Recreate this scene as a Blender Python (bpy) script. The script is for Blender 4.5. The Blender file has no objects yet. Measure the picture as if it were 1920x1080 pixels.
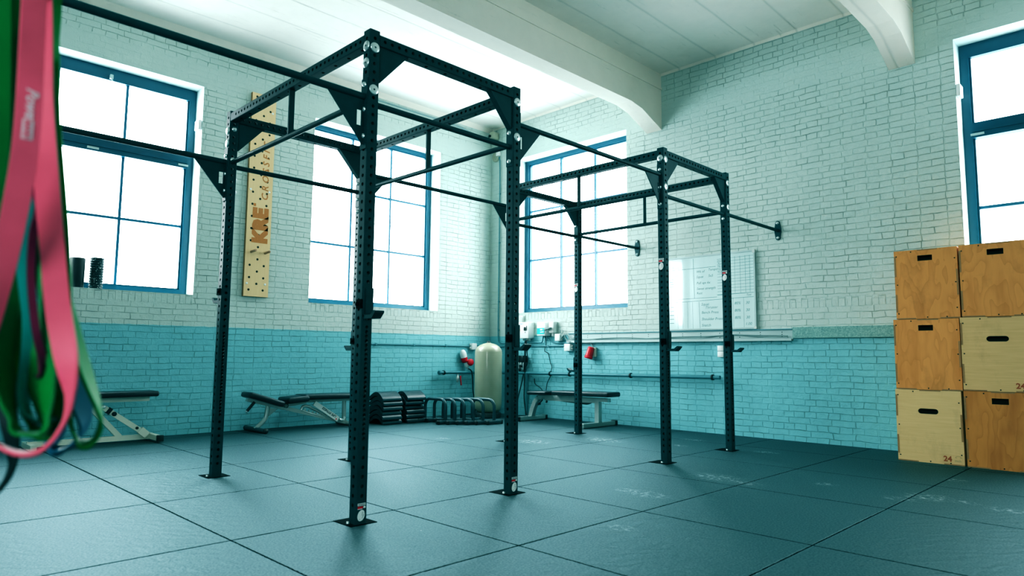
import bpy, bmesh, math, random
from mathutils import Vector, Matrix
random.seed(7)
SC = bpy.context.scene
COL = SC.collection
PI = math.pi
# ------------------------------------------------------------------ room dimensions (metres)
XB, YA, HC = 5.462, 4.791, 4.617          # right wall plane, back wall plane, ceiling height
XL, YF = -6.6, -7.0                       # left wall, wall behind the camera
ZD = 1.20                                 # height of the blue painted dado
# ------------------------------------------------------------------ mesh builder
WL = {}
class MB:
    def __init__(s): s.v = []; s.f = []; s.m = []; s.sm = []
    def add(s, vs, fs, mi=0, smooth=False):
        o = len(s.v); s.v += [tuple(p) for p in vs]
        for f in fs: s.f.append(tuple(i + o for i in f)); s.m.append(mi); s.sm.append(smooth)
        return s
    def box(s, x0, x1, y0, y1, z0, z1, mi=0):
        return s.add([(x0,y0,z0),(x1,y0,z0),(x1,y1,z0),(x0,y1,z0),(x0,y0,z1),(x1,y0,z1),(x1,y1,z1),(x0,y1,z1)],
                     [(3,2,1,0),(4,5,6,7),(0,1,5,4),(1,2,6,5),(2,3,7,6),(3,0,4,7)], mi)
    def rbox(s, c, size, bev=.01, seg=2, mi=0, rot=None, smooth=True):
        bm = bmesh.new(); bmesh.ops.create_cube(bm, size=1)
        bmesh.ops.scale(bm, vec=Vector(size), verts=bm.verts)
        bmesh.ops.bevel(bm, geom=list(bm.edges), offset=bev, segments=seg, affect='EDGES', profile=.5)
        M = Matrix.Translation(Vector(c)) @ (rot.to_4x4() if rot else Matrix.Identity(4))
        bm.verts.index_update()
        vs = [M @ v.co for v in bm.verts]; fs = [[v.index for v in f.verts] for f in bm.faces]
        bm.free(); return s.add(vs, fs, mi, smooth)
    def tube(s, path, r, n=10, mi=0, cap=True, smooth=True):
        P = [Vector(p) for p in path]; vs = []; prev = None
        for i, p in enumerate(P):
            t = (P[min(i+1,len(P)-1)] - P[max(i-1,0)]).normalized()
            if prev is None:
                a = Vector((0,0,1)) if abs(t.z) < .9 else Vector((1,0,0))
                nrm = t.cross(a).normalized()
            else:
                nrm = (prev - t * prev.dot(t)).normalized()
            prev = nrm; b = t.cross(nrm)
            rr = r[i] if isinstance(r, (list, tuple)) else r
            vs += [p + (nrm*math.cos(2*PI*k/n) + b*math.sin(2*PI*k/n))*rr for k in range(n)]
        fs = [(i*n+k, i*n+(k+1)%n, (i+1)*n+(k+1)%n, (i+1)*n+k) for i in range(len(P)-1) for k in range(n)]
        s.add(vs, fs, mi, smooth)
        if cap:
            s.add(vs[:n], [tuple(range(n))[::-1]], mi); s.add(vs[-n:], [tuple(range(n))], mi)
        return s
    def beam(s, p0, p1, a, b, mi=0, up=(0,0,1)):
        # rectangular bar from p0 to p1; a = width sideways, b = height along up
        p0, p1 = Vector(p0), Vector(p1); t = (p1-p0).normalized(); u = Vector(up)
        sd = t.cross(u).normalized(); u = sd.cross(t).normalized()
        vs = [p + sd*(i*a/2) + u*(j*b/2) for p in (p0,p1) for i,j in ((-1,-1),(1,-1),(1,1),(-1,1))]
        return s.add(vs, [(3,2,1,0),(4,5,6,7),(0,1,5,4),(1,2,6,5),(2,3,7,6),(3,0,4,7)], mi)
    def lathe(s, prof, org, ax=(0,0,1), n=16, mi=0, smooth=True):
        ax = Vector(ax).normalized(); a = ax.cross(Vector((0,0,1)) if abs(ax.z)<.9 else Vector((1,0,0))).normalized(); b = ax.cross(a)
        org = Vector(org); vs = []
        for r, h in prof: vs += [org + ax*h + (a*math.cos(2*PI*k/n)+b*math.sin(2*PI*k/n))*max(r,1e-4) for k in range(n)]
        fs = [(i*n+k, i*n+(k+1)%n, (i+1)*n+(k+1)%n, (i+1)*n+k) for i in range(len(prof)-1) for k in range(n)]
        return s.add(vs, fs, mi, smooth)
    def prism(s, poly, o, e1, e2, e3, t, mi=0, smooth=False):
        # polygon in plane (e1,e2) at o, extruded by t along e3
        o, e1, e2, e3 = Vector(o), Vector(e1), Vector(e2), Vector(e3); n = len(poly)
        vs = [o+e1*a+e2*b for a,b in poly] + [o+e1*a+e2*b+e3*t for a,b in poly]
        s.add(vs, [tuple(range(n))[::-1], tuple(range(n,2*n))], mi)
        return s.add(vs, [(i,(i+1)%n,n+(i+1)%n,n+i) for i in range(n)], mi, smooth)
    def build(s, name, mats, parent=None, local=False):
        if not isinstance(mats, (list, tuple)): mats = [mats]
        off = Vector((0,0,0))
        if parent is not None and not local:
            q = parent
            while q is not None: off += Vector(q.location); q = q.parent
        me = bpy.data.meshes.new(name)
        me.from_pydata([tuple(Vector(p)-off) for p in s.v], [], s.f)
        for m in mats: me.materials.append(m)
        me.polygons.foreach_set('material_index', s.m); me.polygons.foreach_set('use_smooth', s.sm)
        me.update()
        o = bpy.data.objects.new(name, me); COL.objects.link(o)
        if parent is not None: o.parent = parent
        return o
def thing(name, label, cat, loc=(0,0,0), group=None, rz=0):
    o = bpy.data.objects.new(name, None); COL.objects.link(o); o.location = loc; o.rotation_euler = (0,0,rz)
    o.empty_display_size = .1
    return tag(o, label, cat, group)
def tag(o, label, cat, group=None):
    o['label'] = label; o['category'] = cat
    if group: o['group'] = group
    return o
def struct(o, label=None):
    o['kind'] = 'structure'
    if label: o['label'] = label
    return o
def dup(root, loc, label):
    r = root.copy(); COL.objects.link(r); r.location = loc; r['label'] = label
    for ch in list(root.children):
        c = ch.copy(); COL.objects.link(c); c.parent = r
        for g in list(ch.children):
            d = g.copy(); COL.objects.link(d); d.parent = c
    return r
def text_geo(txt, size, extrude=0.0, shear=0.0, bold=0.0, res=2):
    cu = bpy.data.curves.new('tmp', 'FONT'); cu.body = txt; cu.size = size; cu.extrude = extrude; cu.shear = shear; cu.offset = bold; cu.resolution_u = res
    cu.align_x = 'LEFT'
    ob = bpy.data.objects.new('tmp', cu); COL.objects.link(ob)
    dg = bpy.context.evaluated_depsgraph_get(); me = bpy.data.meshes.new_from_object(ob.evaluated_get(dg))
    vs = [v.co.copy() for v in me.vertices]; fs = [tuple(p.vertices) for p in me.polygons]
    bpy.data.objects.remove(ob); bpy.data.curves.remove(cu); bpy.data.meshes.remove(me)
    return vs, fs
def put_text(mb, txt, size, o, e1, e2, mi=0, shear=0, bold=0):
    vs, fs = text_geo(txt, size, 0, shear, bold); o, e1, e2 = Vector(o), Vector(e1), Vector(e2)
    return mb.add([o + e1*v.x + e2*v.y for v in vs], fs, mi)
def arc(c, r, a0, a1, n, e1, e2):
    c, e1, e2 = Vector(c), Vector(e1), Vector(e2)
    return [c + e1*(r*math.cos(math.radians(a0+(a1-a0)*i/n))) + e2*(r*math.sin(math.radians(a0+(a1-a0)*i/n))) for i in range(n+1)]
def smooth_path(pts, k=6):
    P = [Vector(p) for p in pts]; out = []
    for i in range(len(P)-1):
        p0,p1,p2,p3 = P[max(i-1,0)],P[i],P[i+1],P[min(i+2,len(P)-1)]
        for j in range(k):
            t=j/k; out.append(.5*((2*p1)+(p2-p0)*t+(2*p0-5*p1+4*p2-p3)*t*t+(3*p1-p0-3*p2+p3)*t**3))
    out.append(P[-1]); return out
# ------------------------------------------------------------------ materials
class NT:
    def __init__(s, name):
        s.mat = bpy.data.materials.new(name); s.mat.use_nodes = True
        s.t = s.mat.node_tree; s.p = s.t.nodes['Principled BSDF']
    def n(s, kind, **kw):
        nd = s.t.nodes.new(kind)
        for k, v in kw.items():
            if k in nd.inputs.keys() if isinstance(k, str) else False: nd.inputs[k].default_value = v
            else: setattr(nd, k, v)
        return nd
    def l(s, a, b): s.t.links.new(a, b)
    def math(s, op, a, b=None, c=None, clamp=False):
        nd = s.t.nodes.new('ShaderNodeMath'); nd.operation = op; nd.use_clamp = clamp
        for i, x in enumerate((a, b, c)):
            if x is None: continue
            if isinstance(x, (int, float)): nd.inputs[i].default_value = x
            else: s.l(x, nd.inputs[i])
        return nd.outputs[0]
    def mix(s, fac, a, b):
        nd = s.t.nodes.new('ShaderNodeMix'); nd.data_type = 'RGBA'
        for i, x in ((0, fac), (6, a), (7, b)):
            if isinstance(x, (int, float)): nd.inputs[i].default_value = x
            elif isinstance(x, tuple): nd.inputs[i].default_value = (*x, 1) if len(x) == 3 else x
            else: s.l(x, nd.inputs[i])
        return nd.outputs[2]
    def coord(s, which='Object'):
        return s.t.nodes.new('ShaderNodeTexCoord').outputs[which]
    def pos(s): return s.t.nodes.new('ShaderNodeNewGeometry').outputs['Position']
    def noise(s, vec, scale, detail=3, rough=.55, out=0):
        nd = s.t.nodes.new('ShaderNodeTexNoise'); nd.inputs['Scale'].default_value = scale; nd.inputs['Detail'].default_value = detail; nd.inputs['Roughness'].default_value = rough
        if vec is not None: s.l(vec, nd.inputs['Vector'])
        return nd.outputs[out]
    def ramp(s, fac, stops):
        nd = s.t.nodes.new('ShaderNodeValToRGB'); e = nd.color_ramp.elements
        while len(e) < len(stops): e.new(.5)
        for el, (p, c) in zip(e, stops): el.position = p; el.color = (*c, 1) if len(c) == 3 else c
        s.l(fac, nd.inputs[0]); return nd.outputs[0]
    def bump(s, h, strength=.3, dist=.01, prev=None):
        nd = s.t.nodes.new('ShaderNodeBump'); nd.inputs['Strength'].default_value = strength; nd.inputs['Distance'].default_value = dist
        s.l(h, nd.inputs['Height'])
        if prev is not None: s.l(prev, nd.inputs['Normal'])
        return nd.outputs[0]
    def scale(s, vec, sc, loc=(0,0,0), rot=(0,0,0)):
        nd = s.t.nodes.new('ShaderNodeMapping'); nd.inputs['Scale'].default_value = sc; nd.inputs['Location'].default_value = loc; nd.inputs['Rotation'].default_value = rot
        s.l(vec, nd.inputs['Vector']); return nd.outputs[0]
    def set(s, **kw):
        for k, v in kw.items():
            k = k.replace('_', ' ')
            if isinstance(v, bpy.types.NodeSocket): s.l(v, s.p.inputs[k])
            elif isinstance(v, tuple): s.p.inputs[k].default_value = (*v, 1) if len(v) == 3 else v
            else: s.p.inputs[k].default_value = v
        return s.mat
def plain(name, col, rough=.5, metal=0., spec=.5, nz=0., nscale=40, bump=0., coat=0.):
    t = NT(name); v = t.coord()
    n = t.noise(v, nscale, 3)
    c = t.mix(n, tuple(max(0,x*(1-nz)) for x in col), tuple(min(1,x*(1+nz)) for x in col)) if nz else col
    t.set(Base_Color=c, Roughness=rough, Metallic=metal, Specular_IOR_Level=spec, Coat_Weight=coat)
    if bump: t.set(Normal=t.bump(n, bump, .004))
    return t.mat

UPPER = (.525, .61, .57); DADO = (.24, .50, .545)
def brick_wall(name, axis, bands, soldiers):
    """painted brick; axis = world axis that runs along the wall ('x' or 'y')"""
    t = NT(name); P = t.pos(); sx = t.n('ShaderNodeSeparateXYZ'); t.l(P, sx.inputs[0])
    along = sx.outputs[0 if axis == 'x' else 1]; z = sx.outputs[2]
    def brick(u, v, w, h, mort):
        c = t.n('ShaderNodeCombineXYZ'); t.l(u, c.inputs[0]); t.l(v, c.inputs[1])
        wob = t.noise(c.outputs[0], 5.0, 2, .5, 1)
        a = t.n('ShaderNodeVectorMath', operation='MULTIPLY_ADD'); t.l(wob, a.inputs[0]); a.inputs[1].default_value = (.05,.026,0); t.l(c.outputs[0], a.inputs[2])
        b = t.n('ShaderNodeTexBrick'); t.l(a.outputs[0], b.inputs['Vector'])
        b.inputs['Scale'].default_value = 1; b.inputs['Brick Width'].default_value = w; b.inputs['Row Height'].default_value = h
        b.inputs['Mortar Size'].default_value = mort; b.inputs['Mortar Smooth'].default_value = .6; b.inputs['Bias'].default_value = 0
        b.inputs['Color1'].default_value = (.25,.25,.25,1); b.inputs['Color2'].default_value = (.85,.85,.85,1); b.inputs['Mortar'].default_value = (.5,.5,.5,1)
        b.offset_frequency = 2; b.squash = .52; b.squash_frequency = 2
        return b.outputs['Fac'], b.outputs['Color']
    fac, bc = brick(along, z, .228, .0665, .0050)
    inb = lambda v, a, b_: t.math('MULTIPLY', t.math('GREATER_THAN', v, a), t.math('LESS_THAN', v, b_))
    sold = None
    for (u0, u1, z0, z1) in soldiers:
        m = t.math('MULTIPLY', inb(along, u0, u1), inb(z, z0, z1)); sold = m if sold is None else t.math('MAXIMUM', sold, m)
    if sold is not None:
        f2, _ = brick(z, along, .4, .0645, .0055)
        zs = t.math('MULTIPLY', inb(z, soldiers[0][2]+.008, soldiers[0][3]-.008), 1)
        f2 = t.math('MAXIMUM', f2, t.math('SUBTRACT', 1, zs))
        mx = t.n('ShaderNodeMix'); t.l(sold, mx.inputs[0]); t.l(fac, mx.inputs[2]); t.l(f2, mx.inputs[3]); fac = mx.outputs[0]
    # joints fade in and out under thick paint
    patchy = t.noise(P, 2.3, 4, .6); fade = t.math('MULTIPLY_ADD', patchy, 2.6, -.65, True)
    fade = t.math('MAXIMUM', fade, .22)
    low = t.math('LESS_THAN', z, ZD)
    lint = None
    for z0, z1 in bands:
        m = inb(z, z0, z1); lint = m if lint is None else t.math('MAXIMUM', lint, m)
    smooth = t.math('SUBTRACT', 1, lint) if lint is not None else 1
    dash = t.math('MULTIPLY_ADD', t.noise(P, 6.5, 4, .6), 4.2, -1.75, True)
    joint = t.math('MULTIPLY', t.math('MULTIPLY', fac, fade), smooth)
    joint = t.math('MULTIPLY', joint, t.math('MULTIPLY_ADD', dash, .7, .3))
    fine = t.noise(P, 70, 3, .6); mid = t.noise(P, 9, 4, .6); big = t.noise(P, .9, 3, .5)
    bh = t.math('MULTIPLY', bc, .35)
    h = t.math('SUBTRACT', t.math('MULTIPLY_ADD', mid, .55, bh), joint)
    h = t.math('MULTIPLY_ADD', fine, .14, h)
    edge = t.math('ADD', z, t.math('MULTIPLY_ADD', t.noise(P, 14, 2), .016, -.008))
    isl = t.math('LESS_THAN', edge, ZD)
    up = t.mix(big, tuple(c*.93 for c in UPPER), tuple(min(1,c*1.07) for c in UPPER))
    lo = t.mix(big, tuple(c*.90 for c in DADO), tuple(c*1.12 for c in DADO))
    col = t.mix(isl, up, lo)
    # chips and nail holes, plus joint shade painted into the wall colour
    chip = t.math('GREATER_THAN', t.noise(t.scale(P, (1,1,1), (3,5,7)), 16, 2), .80)
    shade_and_chips = t.math('MULTIPLY', t.math('MULTIPLY', joint, dash), .55)
    shade_and_chips = t.math('MAXIMUM', shade_and_chips, t.math('MULTIPLY', chip, .45))
    col = t.mix(shade_and_chips, col, (.12,.17,.16))
    return t.set(Base_Color=col, Roughness=.55, Specular_IOR_Level=.35, Normal=t.bump(h, 1.0, .019))

def ceiling_mat(name='ceiling_paint', base=(.88,.83,.77)):
    t = NT(name); P = t.pos()
    boards = t.n('ShaderNodeTexWave', wave_type='BANDS', bands_direction='Y'); t.l(P, boards.inputs['Vector'])
    boards.inputs['Scale'].default_value = .62; boards.inputs['Distortion'].default_value = .4; boards.inputs['Detail'].default_value = 1
    line = t.math('POWER', boards.outputs['Fac'], 150)
    streak = t.noise(t.scale(P, (.6, 6, 6)), 3, 5, .65); fl = t.noise(P, 5, 5, .65)
    flake = t.math('MULTIPLY_ADD', streak, 8, -4.9, True)
    h = t.math('ADD', t.math('MULTIPLY', flake, .8), t.math('MULTIPLY_ADD', line, -.6, t.math('MULTIPLY', fl, .6)))
    stain = t.math('MULTIPLY_ADD', t.noise(P, 1.3, 5, .7), 3.0, -1.75, True)
    col = t.mix(fl, tuple(c*.94 for c in base), tuple(min(1,c*1.05) for c in base))
    col = t.mix(t.math('MULTIPLY', stain, .35), col, (.50,.47,.36))
    col = t.mix(t.math('MULTIPLY', t.math('MULTIPLY', flake, t.math('GREATER_THAN', fl, .5)), .35), col, (.40,.41,.36))
    col = t.mix(t.math('MULTIPLY', line, .25), col, (.35,.37,.34))
    return t.set(Base_Color=col, Roughness=.8, Specular_IOR_Level=.2, Normal=t.bump(h, .5, .01))

SEAM_X = [-5.6,-4.6,-3.6,-2.6,-1.6,-.59,.36,1.40,2.55,3.62,4.65]
SEAM_Y = [-5.9,-4.9,-3.9,-2.85,-1.83,-.855,.165,1.30,2.40,3.50,4.5]
CHALK = [(3.13,-1.91,.17,.10),(2.93,-1.79,.12,.05),(3.12,-2.12,.10,.04),(3.04,-2.37,.16,.06),(2.76,-.585,.22,.10),(3.1,-1.276,.09,.05),(1.85,-.554,.25,.07),(3.95,1.37,.30,.12),(4.70,.71,.18,.06),(4.37,-.25,.15,.06),(4.17,.59,.12,.05),(4.0,-1.88,.10,.05),(3.28,1.78,.25,.12),(2.74,2.62,.10,.06),(1.0,-1.0,.10,.04),(2.70,-.83,.16,.06)]
def floor_mat():
    t = NT('rubber_mat'); P = t.pos(); sx = t.n('ShaderNodeSeparateXYZ'); t.l(P, sx.inputs[0])
    jit = t.math('MULTIPLY_ADD', t.noise(P, 60, 2), .010, -.005)
    d = None
    for lst, so in ((SEAM_X, sx.outputs[0]), (SEAM_Y, sx.outputs[1])):
        w = t.math('ADD', so, jit)
        for c in lst:
            a = t.math('ABSOLUTE', t.math('SUBTRACT', w, c)); d = a if d is None else t.math('MINIMUM', d, a)
    seam = t.math('LESS_THAN', d, .0042)
    near = t.math('SUBTRACT', 1, t.math('MULTIPLY', d, 110), None, True)
    grain = t.noise(P, 95, 4, .75); mot = t.noise(P, 30, 5, .7); big = t.noise(P, .8, 3)
    wv = t.n('ShaderNodeTexWave', wave_type='BANDS', bands_direction='DIAGONAL'); t.l(P, wv.inputs['Vector']); wv.inputs['Scale'].default_value = 4.5; wv.inputs['Distortion'].default_value = 9; wv.inputs['Detail'].default_value = 2; wv.inputs['Detail Scale'].default_value = 1.5
    col = t.mix(mot, (.022,.052,.059), (.040,.080,.088))
    col = t.mix(t.math('MULTIPLY_ADD', grain, 4.5, -1.9, True), t.mix(.75, col, (.004,.012,.015)), col)
    col = t.mix(t.math('GREATER_THAN', grain, .68), col, (.09,.16,.17))
    col = t.mix(t.math('MULTIPLY', big, .4), col, (.026,.07,.075))
    ch = None
    for (x, y, rx, ry) in CHALK:
        ax = t.math('DIVIDE', t.math('ABSOLUTE', t.math('SUBTRACT', sx.outputs[0], x)), ry*1.6)
        ay = t.math('DIVIDE', t.math('ABSOLUTE', t.math('SUBTRACT', sx.outputs[1], y)), rx)
        m = t.math('SUBTRACT', 1, t.math('ADD', t.math('MULTIPLY', ax, ax), t.math('MULTIPLY', ay, ay)), None, True)
        ch = m if ch is None else t.math('MAXIMUM', ch, m)
    dust = t.math('MULTIPLY', ch, t.math('MULTIPLY_ADD', t.noise(P, 24, 5, .75), 5, -2.45, True))
    dust = t.math('MAXIMUM', dust, t.math('MULTIPLY', t.math('GREATER_THAN', t.noise(t.scale(P,(1,1,1),(9,2,4)), 18, 1), .83), .5))
    col = t.mix(t.math('MULTIPLY', dust, .75), col, (.50,.60,.60))
    col = t.mix(seam, col, (.004,.010,.012))
    h = t.math('MULTIPLY_ADD', wv.outputs['Fac'], .22, t.math('MULTIPLY_ADD', grain, .35, t.math('MULTIPLY', mot, .5)))
    h = t.math('SUBTRACT', h, t.math('MULTIPLY', near, 1.0))
    rough = t.math('MULTIPLY_ADD', mot, .16, .38)
    rough = t.math('MAXIMUM', rough, t.math('MULTIPLY', seam, .95))
    spec = t.math('MULTIPLY_ADD', seam, -.75, .8)
    # matt rubber crumb: dull diffuse body with an even, soft sheen
    nt = t.t; nt.nodes.remove(t.p); df = t.n('ShaderNodeBsdfDiffuse'); gl = t.n('ShaderNodeBsdfGlossy'); mx = t.n('ShaderNodeMixShader')
    bm_ = t.bump(h, .9, .008)
    t.l(col, df.inputs['Color']); t.l(bm_, df.inputs['Normal']); t.l(bm_, gl.inputs['Normal']); t.l(rough, gl.inputs['Roughness']); t.l(t.mix(t.math('MULTIPLY_ADD', grain, 4.5, -1.75, True), (.53,.71,.78), (.78,.96,1)), gl.inputs['Color'])
    t.l(t.math('MULTIPLY', t.math('SUBTRACT', 1, seam), .17), mx.inputs[0]); t.l(df.outputs[0], mx.inputs[1]); t.l(gl.outputs[0], mx.inputs[2]); t.l(mx.outputs[0], nt.nodes['Material Output'].inputs[0])
    return t.mat

def wood_mat(name, base, dark, kind, seed):
    t = NT(name); v0 = t.coord()
    if kind == 'cathedral':      # rotary-cut softwood: wandering contour lines
        v = t.scale(v0, (1, 2.6, .9), (seed*1.7, seed*.9, seed*2.3))
        f = t.noise(v, 2.4, 2, .45)
        rings = t.n('ShaderNodeTexWave', wave_type='RINGS', wave_profile='SAW'); t.l(v, rings.inputs['Vector'])
        ring = t.math('FRACT', t.math('MULTIPLY', f, 8))
        ring = t.math('POWER', ring, 3.0)
        fi = t.noise(t.scale(v0, (3,60,3)), 4, 4, .6)
        c = t.mix(t.math('MULTIPLY', ring, .42), base, dark)
        c = t.mix(t.math('MULTIPLY_ADD', t.noise(t.scale(v0,(1,4,.7),(seed,seed,0)), 2.2, 3), 2.6, -1.25, True), c, tuple(x*1.05 for x in dark))
        c = t.mix(t.math('MULTIPLY', fi, .22), c, tuple(x*.62 for x in dark))
    else:                        # birch ply: straight horizontal grain
        v = t.scale(v0, (2, 1.1, 26), (seed, seed*2, seed*3))
        f = t.noise(v, 3, 5, .65)
        c = t.mix(t.math('MULTIPLY_ADD', f, 1.5, -.45, True), base, dark)
    scuff = t.math('MULTIPLY_ADD', t.noise(t.scale(v0, (1,1.3,.8), (seed*5,1,2)), 3.2, 5, .65), 3.2, -1.75, True)
    c = t.mix(t.math('MULTIPLY', scuff, .45), c, tuple(x*.45 for x in dark))
    mark = t.math('GREATER_THAN', t.noise(t.scale(v0, (1,1,2.2), (seed*3,4,seed)), 9, 1), .80)
    c = t.mix(t.math('MULTIPLY', mark, .75), c, (.05,.035,.02))
    return t.set(Base_Color=c, Roughness=.55, Specular_IOR_Level=.35)

M = {}
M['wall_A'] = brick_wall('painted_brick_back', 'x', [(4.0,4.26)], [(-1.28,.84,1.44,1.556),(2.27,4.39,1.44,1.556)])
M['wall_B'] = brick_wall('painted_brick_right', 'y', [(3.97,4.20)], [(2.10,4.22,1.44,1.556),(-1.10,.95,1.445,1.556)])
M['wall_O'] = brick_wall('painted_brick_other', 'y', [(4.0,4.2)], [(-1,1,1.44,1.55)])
M['reveal'] = plain('reveal_plaster', (.66,.78,.77), .7, nz=.06, nscale=12, bump=.3)
M['ceil'] = ceiling_mat(); M['beam'] = ceiling_mat('beam_paint', (.84,.78,.70))
M['floor'] = floor_mat()
M['frame'] = plain('window_blue', (.010,.090,.145), .35, nz=.08, nscale=8)
M['muntin'] = plain('muntin_flare_blue', (.03,.16,.27), .35)  # lighter than the frame: window flare put into the bar colour
M['frame_d'] = plain('window_gasket', (.01,.03,.05), .5)
M['alu'] = plain('pale_metal', (.42,.52,.51), .4, .2)
M['steel'] = plain('rig_black_steel', (.014,.056,.065), .46, 0., .2, nz=.25, nscale=14, bump=.05)
M['hole'] = plain('rig_steel_inside', (.006,.016,.018), .6)
M['plate'] = plain('foot_plate_black', (.002,.005,.007), .85, 0, .05)
M['zinc'] = plain('zinc_bolt', (.72,.80,.80), .28, .75)
M['zinc_d'] = plain('bolt_recess', (.02,.06,.07), .5)
M['white'] = plain('white_plastic', (.80,.84,.82), .4, nz=.04)
M['offwhite'] = plain('grey_plastic', (.58,.64,.61), .45, nz=.05)
M['red'] = plain('red_plastic', (.62,.016,.035), .35)
M['teal'] = plain('teal_plastic', (.01,.50,.50), .35)
M['black'] = plain('black_rubber', (.010,.018,.021), .5, nz=.2)
M['vinyl'] = plain('black_vinyl', (.012,.024,.030), .36, 0, .5, nz=.25, nscale=25, bump=.12)
M['cream2'] = plain('aged_cream_plastic', (.42,.43,.34), .5, nz=.08)
M['cream'] = plain('cream_steel', (.66,.68,.58), .4, nz=.05)
M['silver'] = plain('silver_steel', (.42,.48,.46), .26, .45, nz=.06)
M['greyp'] = plain('grey_pipe_paint', (.11,.26,.30), .45, nz=.12, nscale=18)
M['tealpipe'] = plain('teal_pipe_paint', (.06,.20,.235), .42, nz=.15, nscale=18)
M['cable'] = plain('cable_black', (.012,.02,.024), .5)
M['cable_g'] = plain('cable_grey', (.25,.34,.34), .55)
M['lines'] = plain('marker_ink', (.10,.26,.26), .6)
M['blueink'] = plain('blue_ink', (.02,.16,.50), .5)
M['yellow'] = plain('warning_yellow', (.85,.45,.03), .5)
M['mat_ab'] = plain('ab_mat_vinyl', (.012,.034,.042), .38, 0, .6, nz=.3, nscale=30, bump=.1)
M['para'] = plain('parallette_grey', (.022,.065,.078), .38, 0, .5, nz=.15)
M['stone'] = None
def stone_mat():
    t = NT('granite_ledge'); P = t.pos(); a = t.noise(P, 60, 4, .7); b = t.noise(P, 12, 3)
    c = t.ramp(a, [(.3,(.13,.24,.23)),(.55,(.27,.42,.39)),(.75,(.46,.62,.58))])
    return t.set(Base_Color=t.mix(t.math('MULTIPLY',b,.4), c, (.20,.36,.34)), Roughness=.7)
M['stone'] = stone_mat()
def tank_mat():
    t = NT('fibreglass_beige'); v = t.coord()
    wv = t.n('ShaderNodeTexWave', wave_type='BANDS', bands_direction='Z'); t.l(v, wv.inputs['Vector']); wv.inputs['Scale'].default_value = 12; wv.inputs['Distortion'].default_value = .6
    n = t.noise(v, 6, 3)
    c = t.mix(n, (.28,.29,.21), (.35,.36,.27))
    c = t.mix(t.math('MULTIPLY', wv.outputs['Fac'], .18), c, (.22,.23,.165))
    return t.set(Base_Color=c, Roughness=.34, Coat_Weight=.25, Normal=t.bump(wv.outputs['Fac'], .15, .003))
M['tank'] = tank_mat()
def ply_light():
    t = NT('birch_ply_board'); v = t.coord(); f = t.noise(t.scale(v,(14,2,.8)), 4, 4, .6)
    return t.set(Base_Color=t.mix(f, (.72,.50,.27), (.82,.62,.37)), Roughness=.5)
M['peg'] = ply_light()
M['peg_edge'] = plain('ply_edge', (.34,.18,.075), .6, nz=.2)
M['engrave'] = plain('burnt_lettering', (.50,.20,.055), .6, nz=.18, nscale=60)
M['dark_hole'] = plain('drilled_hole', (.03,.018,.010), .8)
M['dowel'] = plain('dowel_wood', (.38,.22,.13), .5, nz=.2)
M['stampred'] = plain('stamp_brown', (.36,.085,.025), .6)
M['stampgrey'] = plain('stamp_grey', (.40,.31,.15), .6)
def board_mat():
    t = NT('whiteboard_enamel'); P = t.pos(); n = t.noise(t.scale(P,(1,1,.35)), 9, 4, .6)
    return t.set(Base_Color=t.mix(n, (.62,.78,.77), (.72,.86,.84)), Roughness=.09, Specular_IOR_Level=.8, Coat_Weight=.4, Coat_Roughness=.05)
M['board'] = board_mat()
def speckle():
    t = NT('speckled_foam'); v = t.coord(); vo = t.n('ShaderNodeTexVoronoi'); t.l(v, vo.inputs['Vector']); vo.inputs['Scale'].default_value = 62
    m = t.math('LESS_THAN', vo.outputs['Distance'], .23); k = t.math('GREATER_THAN', t.noise(v, 30, 1), .48)
    return t.set(Base_Color=t.mix(t.math('MULTIPLY', m, k), (.008,.03,.035), (.75,.82,.80)), Roughness=.6)
M['speckle'] = speckle()
def glass_mat():
    t = NT('window_glass'); nt = t.t; nt.nodes.remove(t.p)
    tr = t.n('ShaderNodeBsdfTransparent'); tr.inputs['Color'].default_value = (.97,.99,.99,1)
    gl = t.n('ShaderNodeBsdfGlossy'); gl.inputs['Roughness'].default_value = .02
    mx = t.n('ShaderNodeMixShader'); mx.inputs[0].default_value = .06
    t.l(tr.outputs[0], mx.inputs[1]); t.l(gl.outputs[0], mx.inputs[2]); t.l(mx.outputs[0], nt.nodes['Material Output'].inputs[0])
    return t.mat
M['glass'] = glass_mat()
def rubber(name, col, rough=.55):
    t = NT(name); v = t.coord(); n = t.noise(v, 9, 3)
    return t.set(Base_Color=t.mix(n, tuple(c*.72 for c in col), tuple(min(1,c*1.2) for c in col)), Roughness=rough, Specular_IOR_Level=.35)
M['pink'] = rubber('latex_pink', (.90,.13,.21)); M['green'] = rubber('latex_green', (.004,.30,.045)); M['green2'] = rubber('latex_green_dark', (.003,.22,.045))
M['tealband'] = rubber('latex_teal', (.015,.36,.33)); M['purple'] = rubber('latex_purple', (.20,.012,.06)); M['blueband'] = rubber('latex_blue', (.02,.16,.26)); M['blackband'] = rubber('latex_black', (.008,.012,.014))
M['bandtext'] = plain('band_print', (.85,.62,.68), .6)
WOOD = {}
for k, (b, d, kind) in dict(o1=((.74,.34,.105),(.52,.20,.048),'cathedral'), o2=((.72,.33,.10),(.48,.175,.042),'cathedral'), o3=((.72,.33,.10),(.50,.185,.045),'cathedral'),
        o4=((.60,.26,.068),(.38,.13,.028),'cathedral'), l1=((.72,.50,.25),(.60,.39,.17),'birch'), l2=((.68,.46,.22),(.54,.34,.14),'birch')).items():
    WOOD[k] = wood_mat('plywood_'+k, b, d, kind, 1 + len(WOOD)*1.37)

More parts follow.
